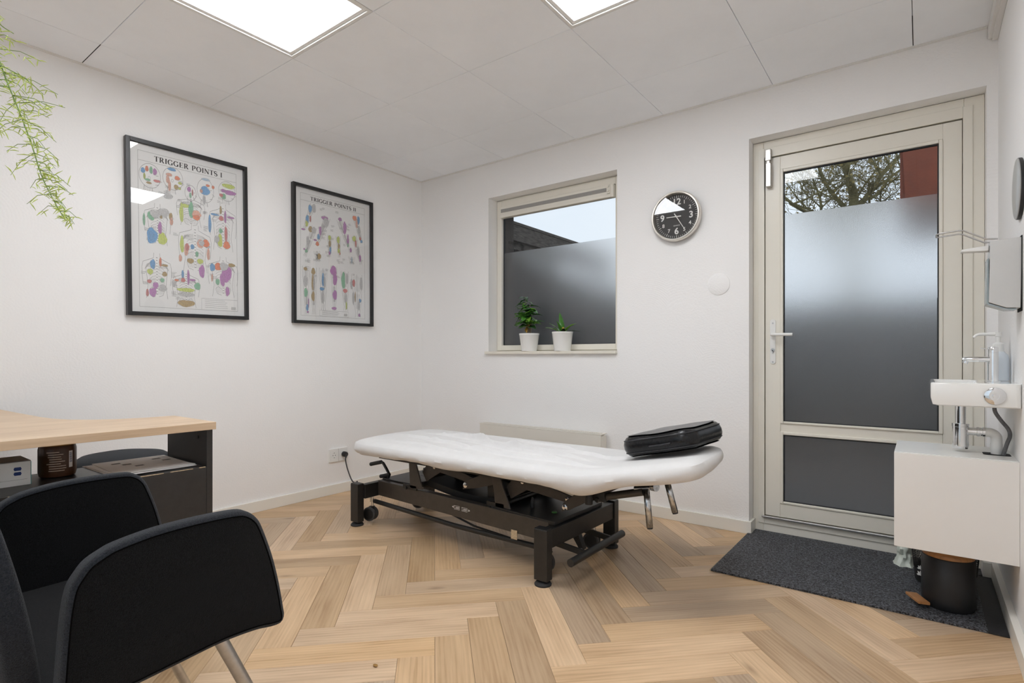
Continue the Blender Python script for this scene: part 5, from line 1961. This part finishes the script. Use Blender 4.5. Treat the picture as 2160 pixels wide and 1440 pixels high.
bm = B()
prism(bm, [(x, y, CZ1 + 0.0001) for x, y in rrect(3.495, 3.572, -0.540, -0.468, 0.012)], (0, 0, 0.0004))
obj('pipe_cutout', bm, 'slot_dark', tp)

BX0, BX1, BY0, BY1, BZ0, BZ1 = 3.340, W - 0.0006, -0.720, -0.350, 0.792, 0.876
ba = thing('washbasin', 'small white ceramic washbasin on the right wall above the cabinet', 'washbasin', (3.46, -0.535, BZ0))
bm = B()


def ring_of(x0, x1, y0, y1, r, z):
    return [bm.verts.new((x, y, z)) for x, y in rrect(x0, x1, y0, y1, r, 8)]


rgs = [ring_of(BX0 + 0.018, BX1, BY0 + 0.010, BY1 - 0.010, 0.012, BZ0 + 0.002), ring_of(BX0 + 0.006, BX1, BY0 + 0.003, BY1 - 0.003, 0.014, BZ0 + 0.006), ring_of(BX0, BX1, BY0, BY1, 0.018, BZ0 + 0.03),
       ring_of(BX0, BX1, BY0, BY1, 0.018, BZ1 - 0.006), ring_of(BX0 + 0.002, BX1, BY0 + 0.002, BY1 - 0.002, 0.016, BZ1 - 0.0015), ring_of(BX0 + 0.006, BX1, BY0 + 0.006, BY1 - 0.006, 0.016, BZ1),
       ring_of(BX0 + 0.014, 3.485, BY0 + 0.014, BY1 - 0.014, 0.022, BZ1 - 0.001), ring_of(BX0 + 0.020, 3.479, BY0 + 0.020, BY1 - 0.020, 0.022, BZ1 - 0.008), ring_of(BX0 + 0.034, 3.466, BY0 + 0.036, BY1 - 0.036, 0.03, BZ0 + 0.022),
       ring_of(BX0 + 0.06, 3.44, BY0 + 0.08, BY1 - 0.08, 0.02, BZ0 + 0.014)]
for a, b in zip(rgs, rgs[1:]):
    n = len(a)
    for k in range(n):
        bm.faces.new((a[k], a[(k + 1) % n], b[(k + 1) % n], b[k])).smooth = True
bm.faces.new(rgs[0][::-1])
bm.faces.new(rgs[-1])
obj('bowl', bm, 'white_gloss', ba)
bm = B()
cap_c = (3.512, BY0 - 0.0002, 0.834)
lathe(bm, [(0.0285, 0), (0.0285, 0.0025), (0.027, 0.0035), (0.012, 0.0035), (0.012, 0.002), (0.0, 0.002)], cap_c, (0, -1, 0), 36)
lathe(bm, [(0.0075, 0.002), (0.0075, 0.012), (0.0, 0.0125)], (3.513, BY0, 0.834), (0, -1, 0), 20)
obj('tap_hole_cover', bm, 'chrome', ba)

fa = thing('tap', 'chrome cold water tap standing on the washbasin rim', 'tap', (3.522, -0.540, BZ1))
bm = B()
lathe(bm, [(0.021, 0.0003), (0.021, 0.003), (0.0145, 0.0035), (0.0145, 0.104), (0.0140, 0.1045), (0.0140, 0.1055), (0.0145, 0.106), (0.0145, 0.124), (0.0135, 0.1255), (0.0, 0.1258)], (3.522, -0.540, BZ1), (0, 0, 1), 32)
obj('body', bm, 'chrome', fa)
bm = B()
tube(bm, [(3.512, -0.540, 0.957), (3.470, -0.540, 0.957), (3.442, -0.540, 0.957), (3.437, -0.540, 0.954)], [0.0105, 0.0100, 0.0095, 0.0080], 20)
sp_ = obj('spout', bm, 'chrome', fa)
bm = B()
lathe(bm, [(0.0085, 0), (0.0085, 0.010), (0.0, 0.010)], (3.446, -0.540, 0.952), (-0.35, 0, -1), 18)
obj('aerator', bm, 'chrome', sp_)
bm = B()
tube(bm, [(3.512, -0.540, 0.995), (3.486, -0.540, 0.9965)], 0.0022, 10)
obj('lever', bm, 'chrome', fa)

pb_ = thing('pump_bottle', 'white pump dispenser bottle behind the tap on the washbasin', 'bottle', (3.545, -0.425, BZ1))
pc = (3.545, -0.425, BZ1)
bm = B()
lathe(bm, [(0.028, 0.0006), (0.031, 0.004), (0.031, 0.080), (0.028, 0.098), (0.016, 0.110), (0.013, 0.114)], pc, (0, 0, 1), 32)
obj('bottle_body', bm, 'bottle_white', pb_)
bm = B()
lathe(bm, [(0.0165, 0.110), (0.0165, 0.138), (0.012, 0.142), (0.0065, 0.144), (0.0065, 0.166), (0.0105, 0.167), (0.0105, 0.182), (0.0, 0.183)], pc, (0, 0, 1), 24)
tube(bm, smooth_path([(3.545, -0.425, BZ1 + 0.176), (3.515, -0.425, BZ1 + 0.176), (3.487, -0.425, BZ1 + 0.175), (3.474, -0.425, BZ1 + 0.164)], 5), [0.0075] * 5 + [0.006] * 5 + [0.005] * 6, 12)
obj('pump_head', bm, 'white_plastic', pb_)

tr_ = thing('drain_trap', 'chrome bottle trap with white bent waste pipe under the washbasin', 'drain trap', (3.432, -0.500, 0.62))
tc_ = (3.432, -0.500, 0)
bm = B()
lathe(bm, [(0.024, 0.790), (0.024, 0.7915), (0.016, 0.784), (0.0155, 0.716)][::-1], tc_, (0, 0, 1), 28)
obj('tail_pipe', bm, 'chrome', tr_)
bm = B()
lathe(bm, [(0.0, 0.6205), (0.020, 0.6205), (0.023, 0.622), (0.0235, 0.630), (0.0245, 0.631), (0.0245, 0.703), (0.0255, 0.704), (0.0255, 0.7155), (0.016, 0.7165)], tc_, (0, 0, 1), 36)
obj('trap_bottle', bm, 'chrome', tr_)
bm = B()
lathe(bm, [(0.0145, 0), (0.0145, 0.026), (0.0175, 0.027), (0.0175, 0.034), (0.0160, 0.035), (0.0160, 0.042), (0.0175, 0.043), (0.0175, 0.050)], (3.452, -0.500, 0.688), (1, 0, 0), 28)
obj('coupling', bm, 'chrome', tr_)
bm = B()
ep = [(3.500, -0.5, 0.688)] + [(3.512 + 0.022 * math.sin(a), -0.5, 0.666 + 0.022 * math.cos(a)) for a in [PI / 2 * k / 8 for k in range(9)]] + [(3.534, -0.5, 0.6108)]
tube(bm, ep, 0.0165, 24)
lathe(bm, [(0.0175, 0.0), (0.0175, 0.024)], (3.534, -0.5, 0.624), (0, 0, 1), 24)
obj('waste_pipe', bm, 'white_plastic', tr_)
bm = B()
tube(bm, smooth_path([(3.526, -0.520, 0.7905), (3.529, -0.520, 0.765), (3.545, -0.520, 0.735), (3.564, -0.520, 0.706), (3.5685, -0.520, 0.682), (3.560, -0.522, 0.652), (3.550, -0.525, 0.6112)], 6), 0.0062, 12)
tag(obj('supply_hose', bm, 'grey_hose', smooth=False), 'dark grey braided supply hose curving below the washbasin', 'hose')

# elbow soap dispenser
ds = thing('soap_dispenser', 'grey elbow-lever soap dispenser mounted on the right wall', 'soap dispenser', (3.54, -0.675, 1.12))
prof_d = [(W - 0.0006, 1.361), (3.500, 1.357), (3.496, 1.150), (3.540, 1.130), (W - 0.004, 1.128)]
obj('cover', prism(B(), [(x, -0.720, z) for x, z in prof_d], (0, 0.090, 0)), 'dispenser_grey', ds, bevel=0.0015)
prof_e = [(3.4965, 1.300), (3.4930, 1.299), (3.4905, 1.146), (3.494, 1.142), (3.540, 1.1235), (3.566, 1.1225), (3.566, 1.1270), (3.5405, 1.1285), (3.4965, 1.1475)]
obj('reservoir_rim', prism(B(), [(x, -0.716, z) for x, z in prof_e], (0, 0.082, 0)), 'smoke_grey', ds)
obj('spout', prism(B(), [(3.4995, -0.695, 1.347), (3.426, -0.695, 1.340), (3.424, -0.695, 1.332), (3.4985, -0.695, 1.328)], (0, 0.040, 0)), 'white_plastic', ds, bevel=0.002)
bm = B()
ya_, yb_ = -0.712, -0.640
pa = [(3.520, ya_, 1.3635), (3.490, ya_, 1.366), (3.432, ya_, 1.402), (3.420, ya_, 1.4045), (3.365, ya_, 1.401)]
pb2 = [(x, yb_, z) for x, y, z in pa]
tube(bm, pa + [(3.357, ya_ + 0.012, 1.4005), (3.357, yb_ - 0.012, 1.4005)] + pb2[::-1], 0.0026, 10)
obj('elbow_lever', bm, 'steel', ds)
obj('wall_plate', box(B(), W - 0.003, W - 0.0004, -0.724, -0.626, 1.118, 1.3665), 'slot_dark', ds)

# round wall mirror
mr_ = thing('wall_disc', 'round grey disc mounted on the right wall above the dispenser', 'wall disc', (W, -0.686, 1.527))
bm = B()
lathe(bm, [(0.100, 0.0004), (0.101, 0.003), (0.101, 0.010)], (W, -0.686, 1.527), (-1, 0, 0), 64)
obj('backing', bm, 'black_plastic', mr_)
bm = B()
lathe(bm, [(0.0995, 0.0102), (0.0995, 0.012), (0.098, 0.013), (0.0, 0.013)], (W, -0.686, 1.527), (-1, 0, 0), 64)
obj('disc_face', bm, 'mirror_grey', mr_)

# ------------------------------------------------------------------ bins, bag and mat
mt_t = thing('door_mat', 'black rubber coil mat in front of the glazed door', 'mat', (3.05, -0.3, 0))
mp_ = [(2.553, -0.655), (3.500, -0.641), (3.500, -0.016), (3.5275, -0.016), (3.5275, 0.083), (2.5755, 0.083), (2.5755, -0.0165), (2.558, -0.0165)]
obj('coil_field', prism(B(), [(x, y, 0.0008) for x, y in mp_], (0, 0, 0.0075)), 'coil_mat', mt_t)
obj('border_strip', prism(B(), [(x, y, 0.0008) for x, y in ((3.5005, -0.641), (3.5565, -0.640), (3.5565, -0.0165), (3.5005, -0.0165))], (0, 0, 0.005)), 'rubber_border', mt_t)
obj('edge_strip', prism(B(), [(2.5485, -0.656, 0.0006), (2.5525, -0.655, 0.0006), (2.5575, -0.0165, 0.0006), (2.5535, -0.0165, 0.0006)], (0, 0, 0.006)), 'chipboard', mt_t)
ZM = 0.0084
bn = thing('pedal_bin', 'black pedal bin with bamboo lid on the mat under the cabinet', 'bin', (3.396, -0.470, ZM))
bc = (3.396, -0.470, ZM)
bm = B()
lathe(bm, [(0.076, 0.0), (0.082, 0.008), (0.0835, 0.03), (0.0835, 0.190), (0.080, 0.194), (0.0, 0.194)], bc, (0, 0, 1), 56)
obj('body', bm, 'black_plastic', bn, smooth=False)
bm = B()
lathe(bm, [(0.0805, 0.1945), (0.0815, 0.198), (0.0805, 0.207), (0.070, 0.219), (0.045, 0.227), (0.0, 0.230)], bc, (0, 0, 1), 56)
obj('lid', bm, 'bamboo', bn)
bm = B()
obox(bm, (3.302, -0.532, 0.033), (0.018, 0.010, -0.002), (0.021, -0.040, 0), (0, 0, 0.0055))
pd = obj('pedal', bm, 'bamboo', bn, bevel=0.0015)
bm = B()
tube(bm, [(3.315, -0.536, 0.026), (3.345, -0.515, 0.018)], 0.003, 8)
obj('pedal_rod', bm, 'steel', pd)

wb = thing('mesh_basket', 'black wire mesh waste basket standing behind the pedal bin', 'basket', (3.392, -0.215, ZM))
kc = Vector((3.392, -0.215, ZM))
hB = 0.29


def rk_(z):
    return 0.100 + 0.028 * z / hB


bm = B()
NS = 72
for k in range(NS):
    for s_ in (-1, 1):
        pts = []
        for j in range(9):
            z = 0.055 + (hB - 0.065) * j / 8
            a = 2 * PI * (k / NS + s_ * 0.55 * j / 8 / 3.2)
            pts.append(kc + Vector((rk_(z) * math.cos(a), rk_(z) * math.sin(a), z)))
        tube(bm, pts, 0.0009, 3, cap=False)
o = obj('wire_mesh', bm, 'black_metal', wb, kind='stuff')
bm = B()
lathe(bm, [(0.099, 0.0), (0.1015, 0.003), (0.1060, 0.058), (0.1045, 0.058), (0.0995, 0.005), (0.0, 0.004)], kc, (0, 0, 1), 56)
obj('base', bm, 'black_metal', wb)
bm = B()
tube(bm, [kc + Vector((rk_(hB) * math.cos(a), rk_(hB) * math.sin(a), hB - 0.006)) for a in [2 * PI * k / 48 for k in range(49)]], 0.005, 8, cap=False)
obj('rim', bm, 'black_metal', wb)
bm = B()
fr_ = Vector((-0.76, -0.65, 0)).normalized()
sd_ = Vector((0.65, -0.76, 0)).normalized()
for cz_, sc2 in ((0.062, 1.0), (0.036, 1.2)):
    for k in range(5):
        a = PI * k / 4
        c0 = kc + fr_ * (rk_(0.03) + 0.0045) + Vector((0, 0, cz_))
        q = c0 + (sd_ * math.cos(a) + Vector((0, 0, 1)) * math.sin(a)) * 0.016 * sc2
        tube(bm, [c0, (c0 + q) / 2 + fr_ * 0.001, q], [0.0009, 0.0032 * sc2, 0.0006], 5)
obj('leaf_motif', bm, 'clock_white', wb)

bm = B()
ctr = Vector((3.252, -0.050, ZM))
g = []
for j in range(15):
    z = j / 14 * 0.13
    row = []
    for k in range(36):
        a = 2 * PI * k / 36
        r_ = (0.037 - 0.016 * j / 14) * (1 + 0.45 * noise.noise(Vector((math.cos(a) * 1.8, math.sin(a) * 1.8, j * 0.33))) + 0.22 * noise.noise(Vector((math.cos(a) * 5, math.sin(a) * 5, j * 0.9))))
        r_ = max(0.006, r_ + 0.014 * math.exp(-j * 0.8))
        row.append(bm.verts.new(ctr + Vector((r_ * math.cos(a) * 0.85, r_ * math.sin(a) * 1.0, z))))
    g.append(row)
for j in range(14):
    for k in range(36):
        bm.faces.new((g[j][k], g[j][(k + 1) % 36], g[j + 1][(k + 1) % 36], g[j + 1][k])).smooth = True
bm.faces.new(g[0][::-1])
bm.faces.new(g[-1])
tag(obj('plastic_bag', bm, 'bag_plastic', smooth=True), 'crumpled pale plastic bag on the mat beside the mesh basket', 'bag')

# dropped crumb on the floor
bm = B()
bmesh.ops.create_icosphere(bm, subdivisions=2, radius=1)
for v in bm.verts:
    v.co *= 1 + 0.5 * noise.noise(v.co * 2.2)
    v.co = Vector((v.co.x * 0.009, v.co.y * 0.006, (v.co.z + 0.9) * 0.003)) + Vector((1.951, -2.056, 0.0012))
tag(obj('crumb', bm, 'crumb', smooth=True), 'tiny brown crumb lying on the oak floor', 'crumb')

# ------------------------------------------------------------------ potted plants on the sill


def leaf_mesh(name, ln, wd, fold, droop, m, n=7):
    bm = B()
    L_, C_, R_ = [], [], []
    for k in range(n + 1):
        t = k / n
        w = wd * math.sin(PI * min(1, t ** 0.8)) ** 0.8 * (1 - 0.25 * t) if 0 < k < n else 0.0006
        x = ln * t
        z = -droop * t * t
        wave = 0.12 * wd * math.sin(t * 14)
        C_.append(bm.verts.new((x, 0, z)))
        L_.append(bm.verts.new((x, w, z + fold * w + wave)))
        R_.append(bm.verts.new((x, -w, z + fold * w - wave)))
    for k in range(n):
        for a, b in ((L_, C_), (C_, R_)):
            bm.faces.new((a[k], b[k], b[k + 1], a[k + 1])).smooth = True
    r_ = bmesh.ops.extrude_face_region(bm, geom=bm.faces[:])
    for v in r_['geom']:
        if isinstance(v, bmesh.types.BMVert):
            v.co.z -= 0.0006
    bmesh.ops.recalc_face_normals(bm, faces=bm.faces)
    me = bpy.data.meshes.new(name)
    bm.to_mesh(me)
    bm.free()
    for p in me.polygons:
        p.use_smooth = True
    me.materials.append(M(m))
    return me


def place_leaf(me, parent, at_, az, el, roll=0.0, sc=1.0):
    o = link('leaf', me)
    o.parent = parent
    o.location = Vector(at_) - WLOC[parent.name]
    o.rotation_euler = (Matrix.Rotation(az, 4, 'Z') @ Matrix.Rotation(-el, 4, 'Y') @ Matrix.Rotation(roll, 4, 'X')).to_euler()
    o.scale = (sc, sc, sc)
    return o


def flower_pot(parent, c, rt, rb, h):
    bm = B()
    lathe(bm, [(rb, 0.0), (rt - 0.002, h - 0.012), (rt, h - 0.010), (rt, h), (rt - 0.004, h), (rt - 0.006, h - 0.02), (0.0, h - 0.022)], c, (0, 0, 1), 40)
    obj('pot', bm, 'white_gloss', parent)
    bm = B()
    lathe(bm, [(rt - 0.009, h - 0.021), (rt - 0.012, h - 0.015), (0.0, h - 0.012)], c, (0, 0, 1), 28)
    obj('soil', bm, 'soil', parent)


SZ = 1.0057
rp = random.Random(12)
p1 = thing('potted_plant', 'tall leafy green plant in white pot at the left of the window sill', 'plant', (1.077, 0.022, SZ), 'plants on the window sill')
flower_pot(p1, (1.077, 0.022, SZ), 0.073, 0.055, 0.125)
bm = B()
stems = [((1.060, 0.022), (1.050, 0.015), 0.36), ((1.083, 0.025), (1.085, 0.02), 0.30), ((1.092, 0.020), (1.100, 0.01), 0.27), ((1.070, 0.030), (1.062, 0.03), 0.25), ((1.078, 0.014), (1.078, -0.01), 0.22)]
for (x0, y0), (x1, y1), h_ in stems:
    tube(bm, [(x0, y0, SZ + 0.108), ((x0 + x1) / 2, (y0 + y1) / 2, SZ + 0.11 + h_ * 0.45), (x1, y1, SZ + h_ + 0.03)], [0.004, 0.0032, 0.002], 8)
obj('stem', bm, 'stem_brown', p1)
lm = [leaf_mesh('leaf', 0.085, 0.026, 0.25, 0.024, m_) for m_ in ('leaf_green', 'leaf_dark', 'leaf_green', 'leaf_lime')]
ly_ = leaf_mesh('leaf', 0.05, 0.016, 0.3, 0.02, 'leaf_yellow')
for (x0, y0), (x1, y1), h_ in stems:
    nl_ = int(8 + h_ * 26)
    for k in range(nl_):
        f = 0.42 + 0.58 * (k + 0.5) / nl_
        x, y = x0 + (x1 - x0) * f, y0 + (y1 - y0) * f
        z = SZ + 0.11 + (h_ - 0.08) * f
        az = k * 2.4 + rp.uniform(-0.4, 0.4)
        if math.sin(az) > 0.5:
            az = -az
        if h_ > 0.33 and 0.62 < f < 0.74:
            continue
        place_leaf(rp.choice(lm), p1, (x, y, z), az, rp.uniform(-0.35, 0.5), rp.uniform(-0.4, 0.4), rp.uniform(0.8, 1.25) * (0.85 if h_ > 0.33 and f > 0.7 else 1))
for k in range(3):
    place_leaf(ly_, p1, (1.065 + 0.012 * k, 0.012, SZ + 0.165 + 0.01 * k), -1.2 - 0.9 * k, -0.5, 0.3, 0.9)

p2 = thing('potted_plant', 'small arching green plant in white pot at the middle of the window sill', 'plant', (1.354, 0.022, SZ), 'plants on the window sill')
flower_pot(p2, (1.354, 0.022, SZ), 0.073, 0.057, 0.130)
l2 = [leaf_mesh('leaf', 0.165, 0.021, 0.35, 0.04, 'leaf_green', 10), leaf_mesh('leaf', 0.13, 0.021, 0.3, 0.055, 'leaf_lime', 10), leaf_mesh('leaf', 0.12, 0.018, 0.3, 0.06, 'leaf_dark', 10)]
for k, (az, el, wh, sc) in enumerate(((2.4, 1.42, 0, 1.0), (3.3, 0.80, 1, 0.9), (-0.2, 0.95, 1, 0.95), (-0.9, 0.75, 2, 0.9), (-2.2, 0.8, 1, 0.8), (0.0, 0.60, 2, 0.95), (-3.0, 0.95, 2, 0.9), (-1.5, 1.1, 0, 0.7), (-2.8, 1.15, 1, 0.8))):
    place_leaf(l2[wh], p2, (1.354 + 0.008 * math.cos(az), 0.022 + 0.008 * math.sin(az), SZ + 0.112), az, el, 0.0, sc)
place_leaf(ly_, p2, (1.362, 0.012, SZ + 0.16), -1.0, -0.3, 0.2, 0.7)

# ------------------------------------------------------------------ hanging asparagus fern
fe = thing('hanging_fern', 'pale green feathery fern frond trailing in at the upper left', 'plant', (1.83, -3.02, 1.62))
rf_ = random.Random(21)
fc = (1.83, -3.02, 1.62)
bm = B()
lathe(bm, [(0.055, 0.0), (0.085, 0.10), (0.088, 0.115), (0.080, 0.115), (0.076, 0.09), (0.0, 0.088)], fc, (0, 0, 1), 32)
obj('pot', bm, 'pot_grey', fe)
bm = B()
for k in range(3):
    a = 2 * PI * k / 3 + 0.4
    tube(bm, [(fc[0] + 0.085 * math.cos(a), fc[1] + 0.085 * math.sin(a), fc[2] + 0.112), (fc[0], fc[1], fc[2] + 0.45)], 0.002, 5)
tube(bm, [(fc[0], fc[1], fc[2] + 0.45), (fc[0], fc[1], H - 0.001)], 0.0025, 6)
obj('cord', bm, 'jute', fe)
main = smooth_path([(1.845, -2.99, 1.715), (1.872, -2.945, 1.66), (1.889, -2.92, 1.56), (1.906, -2.907, 1.50), (1.925, -2.892, 1.44), (1.946, -2.878, 1.375), (1.963, -2.865, 1.31), (1.985, -2.848, 1.255), (1.999, -2.838, 1.228)], 8)
side2 = smooth_path([(1.845, -2.99, 1.715), (1.87, -2.96, 1.70), (1.890, -2.93, 1.63), (1.905, -2.915, 1.602), (1.925, -2.90, 1.585)], 6)
side3 = smooth_path([(1.84, -2.99, 1.71), (1.86, -2.965, 1.60), (1.872, -2.955, 1.50), (1.884, -2.93, 1.44)], 6)
RX = Vector((0.7996, 0.6006, 0))
bs, bn_ = B(), B()
tips = []
for path in (main, side2, side3):
    tube(bs, path, [0.0016 - 0.0009 * k / len(path) for k in range(len(path))], 6)
twigs = []
for path in (main, side3):
    for k in range(8, len(path) - 2, 2):
        p = path[k]
        for rep in range(2 if k < len(path) * 0.85 else 1):
            f = k / len(path)
            d = (RX * rf_.choice((-1, 1, 1)) + Vector((rf_.uniform(-0.5, 0.5), rf_.uniform(-0.5, 0.5), rf_.uniform(-0.7, 0.15)))).normalized()
            ln = rf_.uniform(0.04, 0.11) * (1.15 - 0.85 * f)
            e = p + d * ln + Vector((0, 0, -0.010))
            tw_ = [p, p + d * ln * 0.55 + Vector((0, 0, 0.002)), e]
            tube(bs, tw_, [0.0008, 0.0006, 0.0004], 4)
            twigs.append(tw_)
twigs.append([side2[k] for k in (6, 12, 18)])
for tw_ in twigs:
    L_ = (tw_[-1] - tw_[0]).length
    n = max(3, int(L_ / 0.011))
    for q in range(n):
        t = (q + 0.6) / n
        p = tw_[0].lerp(tw_[-1], t)
        for rep in range(rf_.choice((1, 2, 3))):
            d = Vector((rf_.uniform(-1, 1), rf_.uniform(-1, 1), rf_.uniform(-0.9, 0.7))).normalized()
            ln = rf_.uniform(0.010, 0.022)
            tube(bn_, [p, p + d * ln * 0.5 + Vector((0, 0, 0.0012)), p + d * ln], [0.0005, 0.0010, 0.0003], 4)
for k in range(10, len(main), 1):
    for rep in range(2):
        d = Vector((rf_.uniform(-1, 1), rf_.uniform(-1, 1), rf_.uniform(-0.8, 0.6))).normalized()
        ln = rf_.uniform(0.007, 0.016)
        tube(bn_, [main[k], main[k] + d * ln * 0.5 + Vector((0, 0, 0.001)), main[k] + d * ln], [0.0004, 0.0008, 0.0002], 4)
obj('stem', bs, 'stem_green', fe)
obj('needles', bn_, 'fern_green', fe, kind='stuff')

# ------------------------------------------------------------------ outdoors
gr = obj('ground', box(B(), -12, 18, 0.31, 30, -0.20, -0.08), 'paving')
gr['kind'] = 'structure'
gr = obj('ground', box(B(), -12, 18, -30, YF - 0.21, -0.20, -0.08), 'paving_bounce')  # unseen ground, made pale to bounce daylight up to the ceiling
gr['kind'] = 'structure'
# neighbouring shed with a weathered timber eave, left of the window
sh = thing('timber_shed', 'weathered grey timber shed roof edge seen through the small window', 'shed', (-1.2, 2.0, -0.08))
obj('fascia_board', box(B(), 0.085, 0.125, 0.62, 3.3, 2.105, 2.262), 'old_timber', sh, bevel=0.004)
obj('lower_board', box(B(), 0.055, 0.085, 0.62, 3.3, 2.030, 2.105), 'old_timber', sh, bevel=0.004)
obj('roof_deck', box(B(), -2.6, 0.130, 0.60, 3.3, 2.263, 2.29), 'old_timber', sh)
for k in range(6):
    obj('wall_board', box(B(), -0.20, -0.16, 0.66, 3.25, -0.08 + 0.34 * k, -0.08 + 0.34 * k + 0.335), 'fence_dark', sh)
for y_ in (0.66, 1.9, 3.15):
    obj('post', box(B(), -0.02, 0.055, y_, y_ + 0.09, -0.08, 2.03), 'fence_dark', sh)
# brown-red overhang above the door's right side
obj_ = thing('roof_overhang', 'brown red painted roof overhang seen through the top of the door glass', 'roof overhang', (3.9, 1.5, 2.0))
obj('fascia', box(B(), 3.195, 3.225, 1.48, 3.0, 2.02, 2.75), 'fascia_red', obj_)
bm = B()
prism(bm, [(3.226, 1.46, 2.02), (4.8, 1.46, 2.02), (4.8, 1.46, 2.75), (3.19, 1.46, 2.75)], (0, 0.03, 0))
obj('front_board', bm, 'fascia_red', obj_)
obj('soffit', box(B(), 3.226, 4.8, 1.491, 3.0, 2.02, 2.04), 'fascia_red', obj_)
obj('post', box(B(), 4.4, 4.52, 1.55, 1.67, -0.08, 2.02), 'fence_dark', obj_)
# garden fence, board by board
fn = thing('garden_fence', 'dark board fence behind the frosted glass outdoors', 'fence', (3.0, 3.6, -0.08))
fb_ = box(B(), -0.072, 0.072, -0.012, 0.012, 0, 1.62)
first = obj('board', fb_, 'fence_dark', fn, loc=(0, 0, 0))
first.location = Vector((-4.1, 3.6, -0.08)) - WLOC[fn.name]
for k in range(1, 80):
    c = first.copy()
    COL.objects.link(c)
    c.parent = fn
    if k < 31:
        c.scale.z = 1.2  # left boards made taller to darken the frosted window film
    c.location = Vector((-4.1 + 0.15 * k, 3.6 + 0.012 * (k % 2), -0.08)) - WLOC[fn.name]
for z in (0.3, 1.3):
    obj('rail', box(B(), -4.17, 7.9, 3.63, 3.67, z, z + 0.07), 'fence_dark', fn)

# mossy bare tree
te = thing('mossy_tree', 'bare mossy tree with spreading branches outside the door', 'tree', (2.42, 7.0, -0.08))
rt_ = random.Random(31)
bt_, bw_, bb_ = B(), B(), B()
nodes_end = []


def grow(p, d, r, ln, depth, bmx):
    n = 5
    pts, rs = [p], [r]
    q, dd = p.copy(), d.copy()
    for k in range(n):
        dd = (dd + Vector((rt_.uniform(-1, 1), rt_.uniform(-1, 1), rt_.uniform(-0.6, 0.9))) * 0.28).normalized()
        q = q + dd * (ln / n)
        pts.append(q.copy())
        rs.append(r * (1 - 0.55 * (k + 1) / n))
    if depth <= 2:
        tube(bt_, pts, rs, 7)
    else:
        tube(bw_, pts, [max(0.0030, x) for x in rs], 4, cap=False)
    if depth >= 5:
        nodes_end.append(pts[-1])
        return
    kids = (4, 4, 4, 5, 4)[depth]
    for k in range(kids):
        i = rt_.randint(1, n)
        base = pts[i]
        dir0 = (pts[i] - pts[i - 1]).normalized()
        side = Vector((rt_.uniform(-1, 1), rt_.uniform(-1, 1), rt_.uniform(-0.35, 0.8))).normalized()
        grow(base, (dir0 * 0.5 + side).normalized(), rs[i] * rt_.uniform(0.55, 0.75), ln * rt_.uniform(0.55, 0.75), depth + 1, bmx)


trunk = smooth_path([(2.44, 7.0, -0.08), (2.42, 7.0, 1.2), (2.46, 7.02, 2.4), (2.45, 7.0, 3.2)], 4)
tube(bt_, trunk, [0.16 - 0.0065 * k for k in range(len(trunk))], 12)
tp_ = Vector((2.45, 7.0, 3.15))
for d, r, ln in (((-0.85, -0.1, 0.35), 0.042, 1.25), ((0.10, 0.1, 1.0), 0.075, 1.3), ((0.55, -0.1, 0.9), 0.048, 1.25), ((-0.35, 0.2, 0.85), 0.044, 1.2), ((0.95, 0.15, 0.45), 0.040, 1.1), ((-0.95, 0.2, 0.15), 0.036, 1.15)):
    grow(tp_ + Vector((0, 0, rt_.uniform(-0.1, 0.1))), Vector(d).normalized(), r, ln, 1, bt_)
obj('trunk', bt_, 'bark', te)
obj('twigs', bw_, 'bark', te, kind='stuff')
for p in nodes_end:
    if rt_.random() < 0.35:
        obox(bb_, p, (0.012, 0.006, 0), (-0.004, 0.008, 0.004), (0, -0.003, 0.010))
obj('buds', bb_, 'bud', te, kind='stuff')
